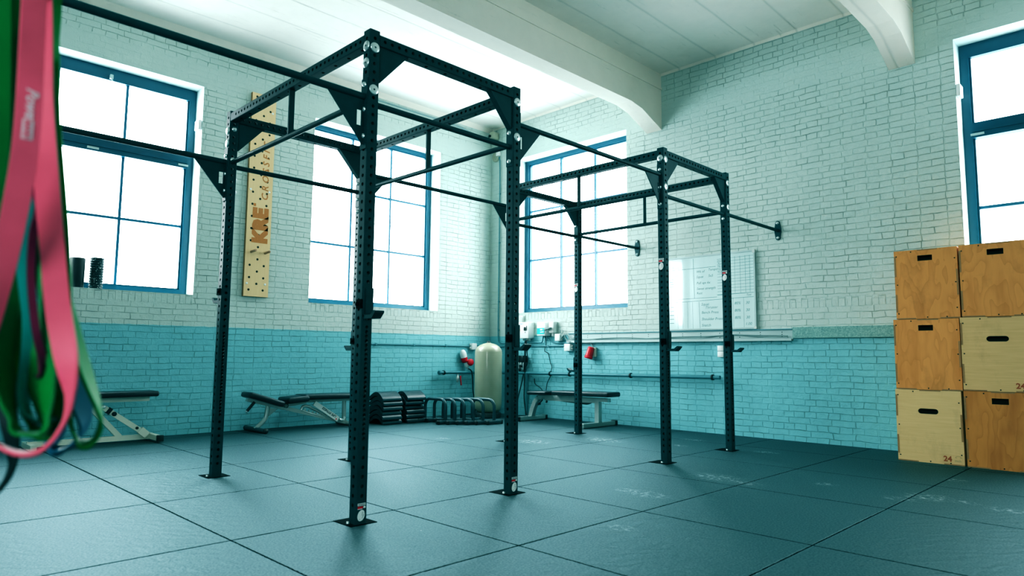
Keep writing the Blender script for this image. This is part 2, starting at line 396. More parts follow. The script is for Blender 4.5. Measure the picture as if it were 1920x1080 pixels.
# ------------------------------------------------------------------ the room
WIN_A = [(-1.28,.84,'w'),(2.27,4.39,'p')]
WIN_L_ADDED = [(-4.6,-2.48,'p')]  # unseen window, added to brighten the bands from behind the camera
WIN_B = [(2.10,4.22,'p'),(-3.865,-1.745,'w')]
Z0, Z1 = 1.556, 4.0
REV = .22
def wall_with_openings(mb, to, u0, u1, z0, z1, wins, mi_wall=0, mi_rev=1, flip=False):
    us = sorted({u0, u1, *[w[0] for w in wins], *[w[1] for w in wins]}); zs = [z0, ZD, Z0, Z1, z1]
    def q(p, mi):
        mb.add([to(*x) for x in (p if not flip else p[::-1])], [(0,1,2,3)], mi)
    for a, b in zip(us, us[1:]):
        for c, d in zip(zs, zs[1:]):
            if c == Z0 and any(w[0] <= a and b <= w[1] for w in wins): continue
            q([(a,0,c),(b,0,c),(b,0,d),(a,0,d)], mi_wall)
    D = REV + .12
    for w in wins:
        a, b = w[0], w[1]
        q([(a,0,Z0),(a,D,Z0),(b,D,Z0),(b,0,Z0)][::-1], mi_rev); q([(a,0,Z1),(b,0,Z1),(b,D,Z1),(a,D,Z1)][::-1], mi_rev)
        q([(a,0,Z0),(a,0,Z1),(a,D,Z1),(a,D,Z0)][::-1], mi_rev); q([(b,0,Z0),(b,D,Z0),(b,D,Z1),(b,0,Z1)][::-1], mi_rev)
toA = lambda u, d, z: (u, YA + d, z)
toB = lambda u, d, z: (XB + d, u, z)
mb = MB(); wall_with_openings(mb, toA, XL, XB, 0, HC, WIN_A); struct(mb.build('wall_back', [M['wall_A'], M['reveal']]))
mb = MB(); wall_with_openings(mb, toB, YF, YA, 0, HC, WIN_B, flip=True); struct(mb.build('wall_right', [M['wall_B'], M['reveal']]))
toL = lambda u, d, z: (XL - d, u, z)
mb = MB(); wall_with_openings(mb, toL, YF, YA, 0, HC, WIN_L_ADDED); struct(mb.build('wall_left', [M['wall_O'], M['reveal']]))
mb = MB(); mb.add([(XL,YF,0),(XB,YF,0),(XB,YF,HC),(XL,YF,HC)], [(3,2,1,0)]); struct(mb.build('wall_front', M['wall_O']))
mb = MB(); mb.add([(XL,YF,0),(XB,YF,0),(XB,YA,0),(XL,YA,0)], [(0,1,2,3)]); struct(mb.build('floor', M['floor']))
mb = MB(); mb.add([(XL,YF,HC),(XB,YF,HC),(XB,YA,HC),(XL,YA,HC)], [(3,2,1,0)]); struct(mb.build('ceiling', M['ceil']))
# concrete beams with a haunch where they meet the right wall
def ceiling_beam(y0, y1):
    m = MB(); hl = [(XL,4.068),(4.78,4.068),(5.02,4.03),(XB,3.86),(XB,HC),(XL,HC)]
    m.prism([(a, b) for a, b in hl], (0, y0, 0), (1,0,0), (0,0,1), (0,1,0), y1-y0)
    m.box(XL, XB, y1, y1+.012, 4.40, 4.43); m.box(XL, XB, y0-.012, y0, 4.40, 4.43)
    return struct(m.build('ceiling_beam', M['beam']))
ceiling_beam(1.537, 1.766); ceiling_beam(-1.414, -1.172); ceiling_beam(-4.36, -4.12)
# coved strip of rough plaster where ceiling meets the back wall
m = MB(); m.prism([(0,0),(-.05,0),(-.03,-.03),(0,-.07)], (XL, YA-.001, HC), (0,1,0), (0,0,1), (1,0,0), XB-XL); struct(m.build('trim_2', M['beam']))
m = MB(); m.prism([(0,0),(-.02,0),(0,-.03)], (XB-.001, YF, HC), (1,0,0), (0,0,1), (0,1,0), YA-YF); struct(m.build('trim_3', M['beam']))

def window(n, to, a, b, kind):
    org = to((a+b)/2, REV, Z0)
    w = bpy.data.objects.new('window_%d' % n, None); COL.objects.link(w); w.location = org; struct(w, ['', 'blue framed window above the foam rollers on the back wall', 'blue framed window on the back wall behind the tallest upright', 'blue framed window on the right wall above the control cabinets', 'blue framed window on the right wall above the wooden boxes', 'blue framed window added on the unseen left wall'][n]); w['category'] = 'window'
    if kind == 'w': pass
    def bx(mb, u0, u1, d0, d1, z0, z1, mi=0):
        p, q = to(u0, d0, z0), to(u1, d1, z1); mb.box(min(p[0],q[0]),max(p[0],q[0]),min(p[1],q[1]),max(p[1],q[1]),z0,z1,mi)
    fw = .075
    f = MB()
    bx(f,a,a+fw,REV,REV+.08,Z0,Z1); bx(f,b-fw,b,REV,REV+.08,Z0,Z1); bx(f,a+fw,b-fw,REV,REV+.08,Z0,Z0+.065); bx(f,a+fw,b-fw,REV,REV+.08,Z1-.06,Z1)
    for (u0,u1,z0,z1) in ((a+fw,a+fw+.018,Z0+.065,Z1-.06),(b-fw-.018,b-fw,Z0+.065,Z1-.06),(a+fw,b-fw,Z0+.065,Z0+.08),(a+fw,b-fw,Z1-.075,Z1-.06)): bx(f,u0,u1,REV+.02,REV+.07,z0,z1)
    if kind == 'w':
        bx(f,a+fw,b-fw,REV-.02,REV+.08,3.045,3.12); bx(f,a+fw,b-fw,REV+.0,REV+.07,3.12,3.20); bx(f,a+fw,b-fw,REV,REV+.06,3.865,3.94)
        bx(f,a+fw,b-fw,REV-.03,REV-.02,3.10,3.115)
    f.build('window_frame', M['frame'], w)
    g = MB(); i0, i1 = a+fw, b-fw
    vs = [i0+(i1-i0)/3, i0+2*(i1-i0)/3]; th = .0145
    for v in vs: bx(g, v-th, v+th, REV+.025, REV+.065, Z0+.065, Z1-.06)
    hs = [2.36] if kind == 'w' else [2.395, 3.18]
    for h in hs: bx(g, i0, i1, REV+.03, REV+.06, h-th, h+th)
    g.build('muntin_grid', M['muntin'], w)
    p = MB(); q = [to(i0,REV+.045,Z0+.06), to(i1,REV+.045,Z0+.06), to(i1,REV+.045,Z1-.06), to(i0,REV+.045,Z1-.06)]; p.add(q, [(0,1,2,3)]); p.build('glass_pane', M['glass'], w)
    if kind == 'w':
        for u in (a+.30, (a+b)/2+.02, b-.12):
            hnd = MB(); bx(hnd, u-.055, u+.055, REV-.034, REV-.02, 3.065, 3.085); hnd.build('vent_slot', M['alu'], w)
        lt = MB(); c = to((a+b)/2+.15, REV-.02, 3.90); lt.rbox(c, (.035,.035,.05), .006); lt.tube([c, to((a+b)/2+.16, REV-.03, 3.85)], .008, 8); lt.build('window_latch', M['alu'], w)
    # daylight portal: tells the renderer where the sky light enters
    L = bpy.data.lights.new('daylight_portal', 'AREA'); L.shape = 'RECTANGLE'; L.size = b-a; L.size_y = Z1-Z0; L.cycles.is_portal = True
    o = bpy.data.objects.new('daylight_portal', L); COL.objects.link(o); o.location = to((a+b)/2, REV+.11, (Z0+Z1)/2)
    o.rotation_euler = (-PI/2, 0, 0) if to is toA else (PI/2, 0, PI/2) if to is toB else (PI/2, 0, -PI/2)
    return w
k = 1
for a, b, kd in WIN_A: window(k, toA, a, b, kd); k += 1
for a, b, kd in WIN_B: window(k, toB, a, b, kd); k += 1
for a, b, kd in WIN_L_ADDED: window(k, toL, a, b, kd); k += 1
# granite ledge on the right wall
m = MB(); m.box(XB-.035, XB+.01, -4.2, -.105, 1.118, 1.236); struct(m.build('trim_1', M['stone']), 'speckled grey stone ledge along the right wall')

# ------------------------------------------------------------------ perforated square tube
def perf_face(mb, o, eu, ev, en, w, L, holes, r, th, n=12, mi=0, mi_in=1):
    """face of width w along eu, length L along ev, outward normal en; holes = list of v positions"""
    o, eu, ev, en = Vector(o), Vector(eu), Vector(ev), Vector(en)
    hw = w/2; holes = sorted(holes)
    cuts = [0.0]
    if holes:
        cuts.append(max(0.0, holes[0]-.0124))
        for a, b in zip(holes, holes[1:]): cuts += [(a+b)/2] if b-a < .06 else [a+.0249, b-.0249]
        cuts += [min(L, holes[-1]+.0124), L]
    else: cuts.append(L)
    hs = set(round(h, 5) for h in holes)
    for c0, c1 in zip(cuts, cuts[1:]):
        if c1-c0 < 1e-6: continue
        hh = [h for h in holes if c0 < h < c1]
        if not hh:
            mb.add([o-eu*hw+ev*c0, o+eu*hw+ev*c0, o+eu*hw+ev*c1, o-eu*hw+ev*c1], [(0,1,2,3)], mi); continue
        h = hh[0]
        angs = sorted([2*PI*k/n + .001 for k in range(n)] + [math.atan2(c-h, s*hw) % (2*PI) for c in (c0, c1) for s in (-1, 1)])
        R, C, I = [], [], []
        for a in angs:
            ca, sa = math.cos(a), math.sin(a)
            ts = []
            if abs(ca) > 1e-9: ts.append(hw/abs(ca))
            if sa > 1e-9: ts.append((c1-h)/sa)
            if sa < -1e-9: ts.append((c0-h)/sa)
            t_ = min(ts)
            R.append(o+eu*(ca*t_)+ev*(h+sa*t_)); C.append(o+eu*(ca*r)+ev*(h+sa*r)); I.append(C[-1]-en*th)
        N = len(angs)
        mb.add(R+C, [(k, (k+1)%N, N+(k+1)%N, N+k) for k in range(N)], mi)
        mb.add(C+I, [(k, (k+1)%N, N+(k+1)%N, N+k) for k in range(N)], mi_in)
def perf_tube(mb, o, ev, e1, w, L, h1, h2, r=.0105, c=.005, n=12, h1b=None, h2b=None):
    """square tube along ev from o (centre of the start); h1 = holes in the +-e1 faces, h2 = holes in the others"""
    o, ev, e1 = Vector(o), Vector(ev), Vector(e1); e2 = ev.cross(e1); hw = w/2
    for (en, eu, hs) in ((e1, e2, h1), (-e1, -e2, h1 if h1b is None else h1b), (e2, -e1, h2), (-e2, e1, h2 if h2b is None else h2b)):
        perf_face(mb, o+en*hw, eu, ev, en, w-2*c, L, hs, r, .018, n)
    for a, b in ((e1,e2),(e2,-e1),(-e1,-e2),(-e2,e1)):
        p, q = o+a*hw+b*(hw-c), o+b*hw+a*(hw-c); k = o+(a+b)*(hw-c*.35)
        mb.add([p, p+ev*L, k+ev*L, k], [(0,1,2,3)], 0, False); mb.add([k, k+ev*L, q+ev*L, q], [(0,1,2,3)], 0, False)
    for s in (0, L):
        mb.add([o+ev*s+(e1*i+e2*j)*(hw-.001) for i, j in ((-1,-1),(1,-1),(1,1),(-1,1))], [(0,1,2,3)], 0)

# ------------------------------------------------------------------ the rig
W = .068; HW = W/2; H = 2.75; YD = 1.90
XS = {2: 0.0, 3: 1.161, 7: 3.039, 8: 4.183}
rig = thing('pull_up_rig', 'large black perforated steel pull-up rig of two linked cages bolted to the right wall', 'pull-up rig', (2.1, .95, 0))
def bolt_on(parent, o, en, kind):
    m = MB(); o, en = Vector(o), Vector(en)
    if kind == 'washer':
        m.lathe([(.0005,.006),(.008,.006),(.026,.006),(.030,.003),(.030,0)], o, en, 18, 0); m.lathe([(.0005,.0068),(.0062,.0068),(.0066,.0045)], o, en, 6, 1, False)
        return m.build('washer_bolt', [M['zinc'], M['zinc_d']], parent)
    m.lathe([(.019,0),(.019,.004),(.015,.004),(.0145,.013),(.011,.016),(.0005,.016)], o, en, 8, 0)
    return m.build('hex_bolt', M['zinc'], parent)
ZH = [.1 + .05*i for i in range(53)]
ZB = sorted(set([round(z,4) for z in ZH] + [round(.475+.05*i,4) for i in range(12)]))
def sticker(parent, o, e1, z0, z1):
    # small decal: white lettered strip, red block, white oval emblem
    m = MB(); o = Vector(o); e1 = Vector(e1); up = Vector((0,0,1)); h = z1-z0; w = .050
    rect = lambda a0,a1,b0,b1,mi,off=0: m.add([o+e1*a+up*(z0+b*h)+off*nrm for a,b in ((a0,b0),(a1,b0),(a1,b1),(a0,b1))], [(0,1,2,3)], mi)
    nrm = e1.cross(up).normalized()
    x0, x1 = -w/2, w/2
    rect(x0, x1, .86, 1, 0); rect(x0, x0+w*.68, .70, .83, 1); rect(x0+w*.72, x1, .71, .82, 0); rect(x0, x0+w*.6, .665, .70, 0)
    for i in range(7): rect(x0+.004+i*.0063, x0+.0075+i*.0063, .885, .975, 2, .0006)
    n = 20; ov = [o+e1*(-.002+.023*math.cos(2*PI*k/n)+.004*math.sin(2*PI*k/n))+up*(z0+h*(.32+.31*math.sin(2*PI*k/n)))+nrm*.0004 for k in range(n)]
    m.add(ov, [tuple(range(n))], 0)
    for (a,b,c,d) in ((.004,.30,.006,.52),(.004,.16,.012,.32),(.012,.32,.017,.40),(-.016,.08,-.008,.15),(.016,.44,.020,.52)): 
        m.add([o+e1*(a-.001)+up*(z0+b*h)+nrm*.0009, o+e1*(a+.0012)+up*(z0+b*h)+nrm*.0009, o+e1*(c+.0012)+up*(z0+d*h)+nrm*.0009, o+e1*(c-.001)+up*(z0+d*h)+nrm*.0009], [(0,1,2,3)], 2)
    return m.build('sticker', [M['white'], M['red'], M['cable']], parent)
def upright(x, y, num=False, stick=None, front=(2.645,2.397), left=(('b',2.425),('b',2.28),('b',2.125)), extra=()):
    c = (x+HW, y+HW, 0)
    m = MB(); perf_tube(m, c, (0,0,1), (1,0,0), W, H, ZH, ZB)
    u = m.build('upright', [M['steel'], M['hole']], rig)
    p = MB(); p.box(x-.035, x+W+.06, y-.012, y+W+.10, 0.0, .003); p.build('foot_plate', M['plate'], u)
    for (px, py) in ((x-.022, y+.02),):
        s = MB(); s.lathe([(.009,.008),(.009,.018),(.0005,.020)], (px, py+.02, 0), (0,0,1), 8); s.build('anchor_bolt', M['zinc'], u)
    for z in front: bolt_on(u, (x+HW, y, z), (0,-1,0), 'washer')
    for k_, z in left: bolt_on(u, (x, y+HW, z), (-1,0,0), 'washer' if k_ == 'w' else 'hex')
    for en, z in extra: bolt_on(u, (x+HW+en[0]*HW, y+HW+en[1]*HW, z), en, 'hex')
    if num:
        for i in range(1, 21): t = MB(); put_text(t, str(i), .017, (x+.008, y-.0006, 1.125+.05*i), (1,0,0), (0,0,1)); t.build('hole_number', M['hole'], u)
    if stick == 'low': sticker(u, (x+HW, y-.0008, 0), (1,0,0), .018, .112)
    if stick == 'mid': sticker(u, (x-.0008, y+HW, 0), (0,-1,0), 1.655, 1.758)
    return u
GB = ('b',2.425),('b',2.28),('b',2.125)
upright(XS[2], 0, True, 'low', left=(('w',2.655),('w',2.555))+GB, extra=(((1,0,0),2.40),((1,0,0),2.27)))
upright(XS[3], 0, True, 'low', left=(('b',2.545),('b',2.425),('b',2.225)))
upright(XS[7], 0, False, 'mid', left=(('w',2.655),('b',2.55),('b',2.39),('b',2.24)))
upright(XS[8], 0, False, 'mid', left=(('b',2.53),('b',2.41),('b',2.28)), extra=(((1,0,0),2.60),))
upright(XS[2], YD, False, None, front=(), left=(('w',2.60),('w',2.50),('b',2.40),('b',2.26),('b',2.13)), extra=(((0,-1,0),2.61),((0,-1,0),2.37),((1,0,0),2.5),((1,0,0),2.23),((1,0,0),2.13)))
upright(XS[3], YD, False, None, front=(), left=(('b',2.52),('b',2.40),('b',2.26),('b',2.15)))
upright(XS[7], YD, False, None, front=(), left=(('b',2.60),('b',2.44),('b',2.28)))
upright(XS[8], YD, False, 'mid', front=(), left=(('b',2.57),('b',2.45),('b',2.28)), extra=(((1,0,0),2.6),((1,0,0),2.42)))
# uprights of the next bay, just left of the frame, that carry the far ends of the two left bars
for y in (0, YD):
    m = MB(); perf_tube(m, (-1.88-HW, y+HW, 0), (0,0,1), (1,0,0), W, H, ZH, ZB)
    u = m.build('upright', [M['steel'], M['hole']], rig); p = MB(); p.box(-1.88-W-.05, -1.88+.05, y-.05, y+W+.05, 0, .008); p.build('foot_plate', M['plate'], u)
# top beams
ZT = 2.70
def top_beam(p0, p1):
    p0, p1 = Vector(p0), Vector(p1); L = (p1-p0).length; ev = (p1-p0).normalized()
    holes = [.035+.05*i for i in range(int((L-.04)/.05))]; bot = [.06+.15*i for i in range(int((L-.06)/.15)+1)]
    m = MB(); e1 = ev.cross(Vector((0,0,1))).normalized()
    perf_tube(m, p0, ev, e1, .066, L, holes, bot)
    return m.build('top_beam', [M['steel'], M['hole']], rig)
def corner_gusset(x, y, sx):
    m = MB(); m.prism([(0,0),(sx*.21,0),(sx*.19,-.018),(sx*.012,-.215),(0,-.215)], (x, y+HW-.022, ZT-.033), (1,0,0), (0,0,1), (0,1,0), .044)
    return m.build('corner_gusset', M['steel'], rig)
for y in (0, YD):
    for a, b in ((2,3),(7,8)):
        top_beam((XS[a]+W, y+HW, ZT), (XS[b], y+HW, ZT))
        corner_gusset(XS[a]+W, y, 1); corner_gusset(XS[b], y, -1)
for k_ in (2,3,7,8): top_beam((XS[k_]+HW, W, ZT), (XS[k_]+HW, YD, ZT))
# pull-up bars
BR = .018
def bar(p0, p1, r=BR):
    m = MB(); m.tube([p0, p1], r, 14); return m.build('pull_up_bar', M['steel'], rig)
ZBAR = 2.335; ZMID = 2.505
def flange(x, y0, s, z0, z1):
    m = MB(); m.box(min(x, x+s*.006), max(x, x+s*.006), y0+.004, y0+W-.004, z0, z1); return m.build('bar_flange', M['steel'], rig)
def bar_gusset(x, y, s, z):
    """triangular plate with a slot that hangs under a bar end; x = post face, s = direction away from it"""
    T = .008; yy = y+HW-T/2; P = lambda a, b, k_: (x+s*a, yy+k_*T, z-b)
    out = [(0,0),(.245,0),(.012,.27),(0,.27)]; slot = [(.022,.075),(.052,.075),(.052,.165),(.022,.165)]
    m = MB()
    for k_ in (0, 1):
        for poly in ([out[0],out[1],slot[1],slot[0]], [out[1],out[2],slot[3],slot[2],slot[1]], [out[2],out[3],out[0],slot[0],slot[3]]):
            m.add([P(a,b,k_) for a,b in poly], [tuple(range(len(poly)))], 0)
    for ring in (out, slot):
        n = len(ring)
        for i in range(n): a, b = ring[i], ring[(i+1)%n]; m.add([P(*a,0),P(*b,0),P(*b,1),P(*a,1)], [(0,1,2,3)], 0)
    return m.build('bar_gusset', M['steel'], rig)
for y in (0, YD):
    yc = y+HW
    bar((-1.88, yc, 2.352), (0, yc, 2.352), .020); bar_gusset(0, y, -1, 2.345); flange(0, y, -1, 2.05, 2.46)
    bar_gusset(-1.88, y, 1, 2.345)
    bar((W, yc, 2.325), (XS[3], yc, 2.325)); bar((XS[3]+W, yc, ZMID), (XS[7], yc, ZMID)); bar((XS[7]+W, yc, 2.325), (XS[8], yc, 2.325))
    bar_gusset(XS[3]+W, y, 1, ZMID-.005); bar_gusset(XS[7], y, -1, ZMID-.005); flange(XS[3]+W, y, 1, 2.20, 2.58); flange(XS[7], y, -1, 2.20, 2.60)
    flange(XS[3], y, -1, 2.19, 2.46); flange(XS[8], y, -1, 2.24, 2.58)
    b = bar((XS[8]+W, yc, 2.335), (XB-.012, yc, 2.335))
    m = MB(); n = 10
    poly = [(.026*math.cos(PI*i/n), .085+.026*math.sin(PI*i/n)) for i in range(n+1)] + [(-.038,.02),(-.038,-.02)] + [(.026*math.cos(PI+PI*i/n), -.085+.026*math.sin(PI+PI*i/n)) for i in range(n+1)] + [(.038,-.02),(.038,.02)]
    m.prism(poly, (XB-.012, yc, 2.335), (0,1,0), (0,0,1), (1,0,0), .012)
    wp = m.build('wall_plate', M['steel'], rig)
    for dz in (-.085, .085):
        s = MB(); s.lathe([(.017,0),(.017,.004),(.011,.004),(.011,.012),(.0005,.014)], (XB-.012, yc, 2.335+dz), (-1,0,0), 10); s.build('anchor_bolt', M['zinc'], wp)
for k_ in (2,3,7,8):
    x = XS[k_]+HW
    bar((x, W, 2.352), (x, YD, 2.352))
    m = MB(); m.beam((x, .985, 2.36), (x, .985, ZT-.032), .038, .014, up=(0,1,0)); m.build('strut', M['steel'], rig)

# J-cups on the uprights (lift off)
def j_cup(x, y, z, s, label):
    """on the -y face (s=-1) or the +y face (s=1) of the upright at (x, y); z = inside of the hook"""
    yf = y if s < 0 else y+W
    t = thing('j_cup', label, 'barbell holder', (x+HW, yf, z), 'barbell holders hooked on the rig uprights')
    m = MB(); A = lambda d: yf + s*d
    lo, hi = min(A(0), A(.012)), max(A(0), A(.012))
    m.box(x+.004, x+W-.004, lo, hi, z-.012, z+.15)
    m.prism([(0,0),(.075,0),(.105,.022),(.118,.020),(.118,.010),(.085,-.022),(0,-.022)], (x+.004, yf, z), (0,s,0), (0,0,1), (1,0,0), W-.008)
    m.build('hook', M['steel'], t)
    p = MB(); p.box(x+.012, x+W-.012, min(A(.012),A(.020)), max(A(.012),A(.020)), z+.006, z+.14); p.build('hook_liner', M['steel'], t)
    c = MB(); y0, y1 = (y, y+W*.72) if s < 0 else (y+W*.28, y+W)
    c.box(x-.008, x-.001, y0-(.004 if s<0 else 0), y1+(.004 if s>0 else 0), z+.035, z+.085); c.lathe([(.012,.007),(.012,.016),(.0005,.018)], (x-.001, y+HW, z+.06), (-1,0,0), 10)
    c.build('side_clamp', M['plate'], t)
    return t
j_cup(XS[2], 0, 1.118, -1, 'black barbell J-cup on the tall nearest upright, below the middle window')
j_cup(XS[3], 0, .957, -1, 'black barbell J-cup on the front upright beside the wall electrics boxes')
j_cup(XS[7], 0, .972, -1, 'black barbell J-cup on the front upright left of the whiteboard grid')
j_cup(XS[8], 0, .974, -1, 'black barbell J-cup on the rig upright nearest to the wooden boxes')
j_cup(XS[2], YD, 1.30, 1, 'black barbell J-cup on the leftmost rear upright, facing the left window')
j_cup(XS[3], YD, .955, 1, 'black barbell J-cup on the rear upright hidden behind the nearest upright')
j_cup(XS[8], YD, .735, 1, 'black barbell J-cup low on the rear upright above the right bench')

# ------------------------------------------------------------------ wooden plyo boxes
BX = 4.818
def plyo(y0, z0, w, h, wood, label, slot, num, dx=0):
    """front face at x = BX (faces -x); y0 = left edge (larger y)"""
    t = thing('plyo_box', label, 'jump box', (BX+dx+.25, y0-w/2, z0), 'stacked wooden jump boxes'); x = BX+dx
    y1 = y0-w; z1 = z0+h-.003
    m = MB(); d = .50; th = .018
    sw, sh, sz = (.115, .048, z1-.078) if slot == 'rect' else (.155, .045, z1-.185)
    cy = (y0+y1)/2
    # front panel with a hand slot
    hy0, hy1 = cy+sw/2, cy-sw/2; hz0, hz1 = sz-sh/2, sz+sh/2
    if slot == 'rect': ring = [(hy0,hz0),(hy1,hz0),(hy1,hz1),(hy0,hz1)]
    else: ring = [(hy0-sh/2+sh/2*math.cos(a),sz+sh/2*math.sin(a)) for a in [PI/2*1+PI*0-PI*i/6 for i in range(7)]][::-1] + [(hy1+sh/2-sh/2*math.cos(a),sz+sh/2*math.sin(a)) for a in [PI/2-PI*i/6 for i in range(7)]]
    n = len(ring); outer = [(y0,z0),(y1,z0),(y1,z1),(y0,z1)]
    def corner_of(p):
        return 0 if p[0] >= cy and p[1] < sz else 1 if p[0] < cy and p[1] < sz else 2 if p[0] < cy else 3
    # order the slot ring like the outer corners and bridge with quads / triangles
    ang = lambda p: math.atan2((p[1]-sz)*4, -(p[0]-cy)) 
    ring = sorted(ring, key=ang); oc = sorted(outer, key=lambda p: math.atan2(p[1]-sz, -(p[0]-cy)))
    vs = [(x, a, b) for a, b in oc] + [(x, a, b) for a, b in ring]; fs = []
    own = []
    for p in ring:
        own.append(min(range(4), key=lambda i: (0 if (oc[i][0]-cy)*(p[0]-cy) >= 0 else 10) + (0 if (oc[i][1]-sz)*(p[1]-sz) >= 0 else 10)))
    for i in range(n):
        j = (i+1) % n
        if own[i] == own[j]: fs.append((own[i], 4+j, 4+i))
        else: fs.append((own[i], own[j], 4+j, 4+i))
    m.add(vs, fs, 0)
    m.add([(x, a, b) for a, b in ring] + [(x+th, a, b) for a, b in ring], [(i,(i+1)%n,n+(i+1)%n,n+i) for i in range(n)], 1)
    # other sides, top, bottom, then a dark sheet painting the shade behind the slot
    m.add([(x,y0,z0),(x+d,y0,z0),(x+d,y0,z1),(x,y0,z1)], [(0,1,2,3)], 0); m.add([(x,y1,z0),(x,y1,z1),(x+d,y1,z1),(x+d,y1,z0)], [(0,1,2,3)], 0)
    m.add([(x,y0,z1),(x+d,y0,z1),(x+d,y1,z1),(x,y1,z1)], [(0,1,2,3)], 0); m.add([(x,y0,z0),(x,y1,z0),(x+d,y1,z0),(x+d,y0,z0)], [(0,1,2,3)], 0)
    m.add([(x+d,y0,z0),(x+d,y1,z0),(x+d,y1,z1),(x+d,y0,z1)], [(0,1,2,3)], 0)
    m.build('box_shell', [wood, M['peg_edge']], t)
    inn = MB(); inn.add([(x+.10,cy+.12,z0+.05),(x+.10,cy-.12,z0+.05),(x+.10,cy-.12,z1-.02),(x+.10,cy+.12,z1-.02)], [(0,1,2,3)]); inn.build('dark_slot_backing', M['dark_hole'], t)
    # finger joints and screws at the edges
    j = MB(); e = .0012
    tabs = [(y0-.014,y0,z0+h*.62,z0+h*.92),(y0-.014,y0,z0+h*.10,z0+h*.36),(y1,y1+.014,z0+h*.32,z0+h*.68),(y0-w*.34,y0-w*.64,z1-.012,z1) if False else (y1+w*.30,y1+w*.62,z1-.010,z1),(y0-w*.32,y0,z0,z0+.010),(y1,y1+w*.30,z0,z0+.010)]
    for a, b, c, d2 in tabs:
        j = MB(); j.add([(x-e,a,c),(x-e,b,c),(x-e,b,d2),(x-e,a,d2)], [(0,1,2,3)]); j.build('finger_joint', M['peg_edge'], t)
    for a, b in ((y0-.02,z0+.05),(y0-.02,cy*0+z0+h*.5),(y0-.02,z1-.05),(y1+.02,z0+.09),(y1+.02,z0+h*.5),(y1+.02,z1-.10),(cy,z0+.014),(y0-w*.28,z1-.016),(y1+w*.2,z0+.014)):
        s = MB(); s.lathe([(.0055,0),(.0055,.0016),(.0003,.0016)], (x, a, b), (-1,0,0), 8); s.build('screw_head', M['dark_hole'], t)
    if num:
        q = MB(); put_text(q, '24', .062, (x-.0015, y1+.155, z0+.030), (0,-1,0), (0,0,1), bold=.0022); q.build('size_stamp', M['stampred'], t)
        q = MB(); put_text(q, 'inch', .030, (x-.0015, y1+.073, z0+.030), (0,-1,0), (0,0,1))
        cc = [(x-.0015, y1+.045+.022*math.cos(a), z0+.066+.014*math.sin(a)) for a in [PI*i/8 for i in range(9)]]
        q.tube(cc, .0011, 5); q.tube([(x-.0015,y1+.070,z0+.066),(x-.0015,y1+.055,z0+.062)], .0011, 5); q.tube([(x-.0015,y1+.020,z0+.066),(x-.0015,y1+.035,z0+.062)], .0011, 5)
        q.build('unit_stamp', M['stampgrey'], t)
    return t
hb = .632
plyo(-1.272, 0, .508, hb, WOOD['l1'], 'pale plywood jump box stamped 24 inch, bottom of the left stack on the floor', 'oval', True)
plyo(-1.283, hb, .512, hb-.006, WOOD['o1'], 'orange plywood jump box, middle of the left stack', 'rect', False)
plyo(-1.312, 2*hb-.006, .496, hb-.006, WOOD['o2'], 'orange plywood jump box with wavy knots, top of the left stack', 'rect', False)
plyo(-1.800, 0, .51, hb+.006, WOOD['o4'], 'dark orange plywood jump box, bottom of the right stack on the floor', 'rect', False, -.01)
plyo(-1.803, hb+.006, .52, hb-.008, WOOD['l2'], 'pale plywood jump box stamped 24, middle of the right stack', 'oval', True, -.01)
plyo(-1.822, 2*hb-.002, .52, hb-.008, WOOD['o3'], 'orange plywood jump box below the right window, top of the right stack', 'rect', False, -.01)

# ------------------------------------------------------------------ climbing peg board on the back wall
PBX, PBW, PZ0, PZ1 = 1.398, .306, 1.580, 4.09; PY = YA-.045
pb = thing('peg_board', 'tall narrow plywood climbing peg board with burnt lettering on the back wall', 'peg board', (PBX+PBW/2, PY, PZ0))
m = MB(); m.box(PBX, PBX+PBW, PY, YA-.002, PZ0, PZ1); 
b_ = m.build('board', [M['peg'], M['peg_edge']], pb)
for i, p in enumerate(b_.data.polygons):
    if abs(p.normal.y) < .5: p.material_index = 1
m = MB(); rows = []
nrow = 17
for i in range(nrow):
    z = 1.66 + .149*i
    rows += [(PBX+.06, z), (PBX+PBW-.07, z)] ; rows += [(PBX+PBW/2+.0, z+.075)]
HOLES = rows
for x, z in rows:
    if z < PZ1-.04 and not (2.09 < z < 2.13): m.lathe([(.014,.001),(.0003,.001)], (x, PY, z), (0,-1,0), 12)
m.build('peg_holes', M['dark_hole'], pb)
for x, z in ((PBX+.035,1.735),(PBX+PBW-.045,1.735),(PBX+.03,2.88),(PBX+PBW-.04,2.88),(PBX+PBW-.04,3.88),(PBX+.03,3.88)):
    m = MB(); m.lathe([(.013,.0),(.013,.002),(.006,.002),(.0003,.001)], (x, PY, z), (0,-1,0), 12); m.build('fixing_screw', M['zinc'], pb)
m = MB()
up = (0,0,1); lf = (-1,0,0)
put_text(m, 'KRE', .24, (PBX+.25, PY-.0012, 2.235), up, lf, bold=.019)
m.box(PBX+.075, PBX+.105, PY-.0015, PY-.001, 2.68, 2.715)
m.build('burnt_logo', M['engrave'], pb)
m = MB(); put_text(m, 'C R O S S F I T', .115, (PBX+.25, PY-.0012, 2.765), up, lf, shear=.2, bold=.002); m.build('burnt_lettering', M['engrave'], pb)
for x, lb in ((PBX+.072, 'short wooden climbing peg stuck in the peg board, left of the pair'), (PBX+PBW-.062, 'short wooden climbing peg stuck in the peg board, right of the pair')):
    m = MB(); m.lathe([(.0003,.13),(.011,.13),(.014,.125),(.014,.0)], (x, PY-.0015, 2.118), (0,-1,.05), 12)
    tag(m.build('climbing_peg', M['dowel']), lb, 'peg', 'pegs in the peg board')

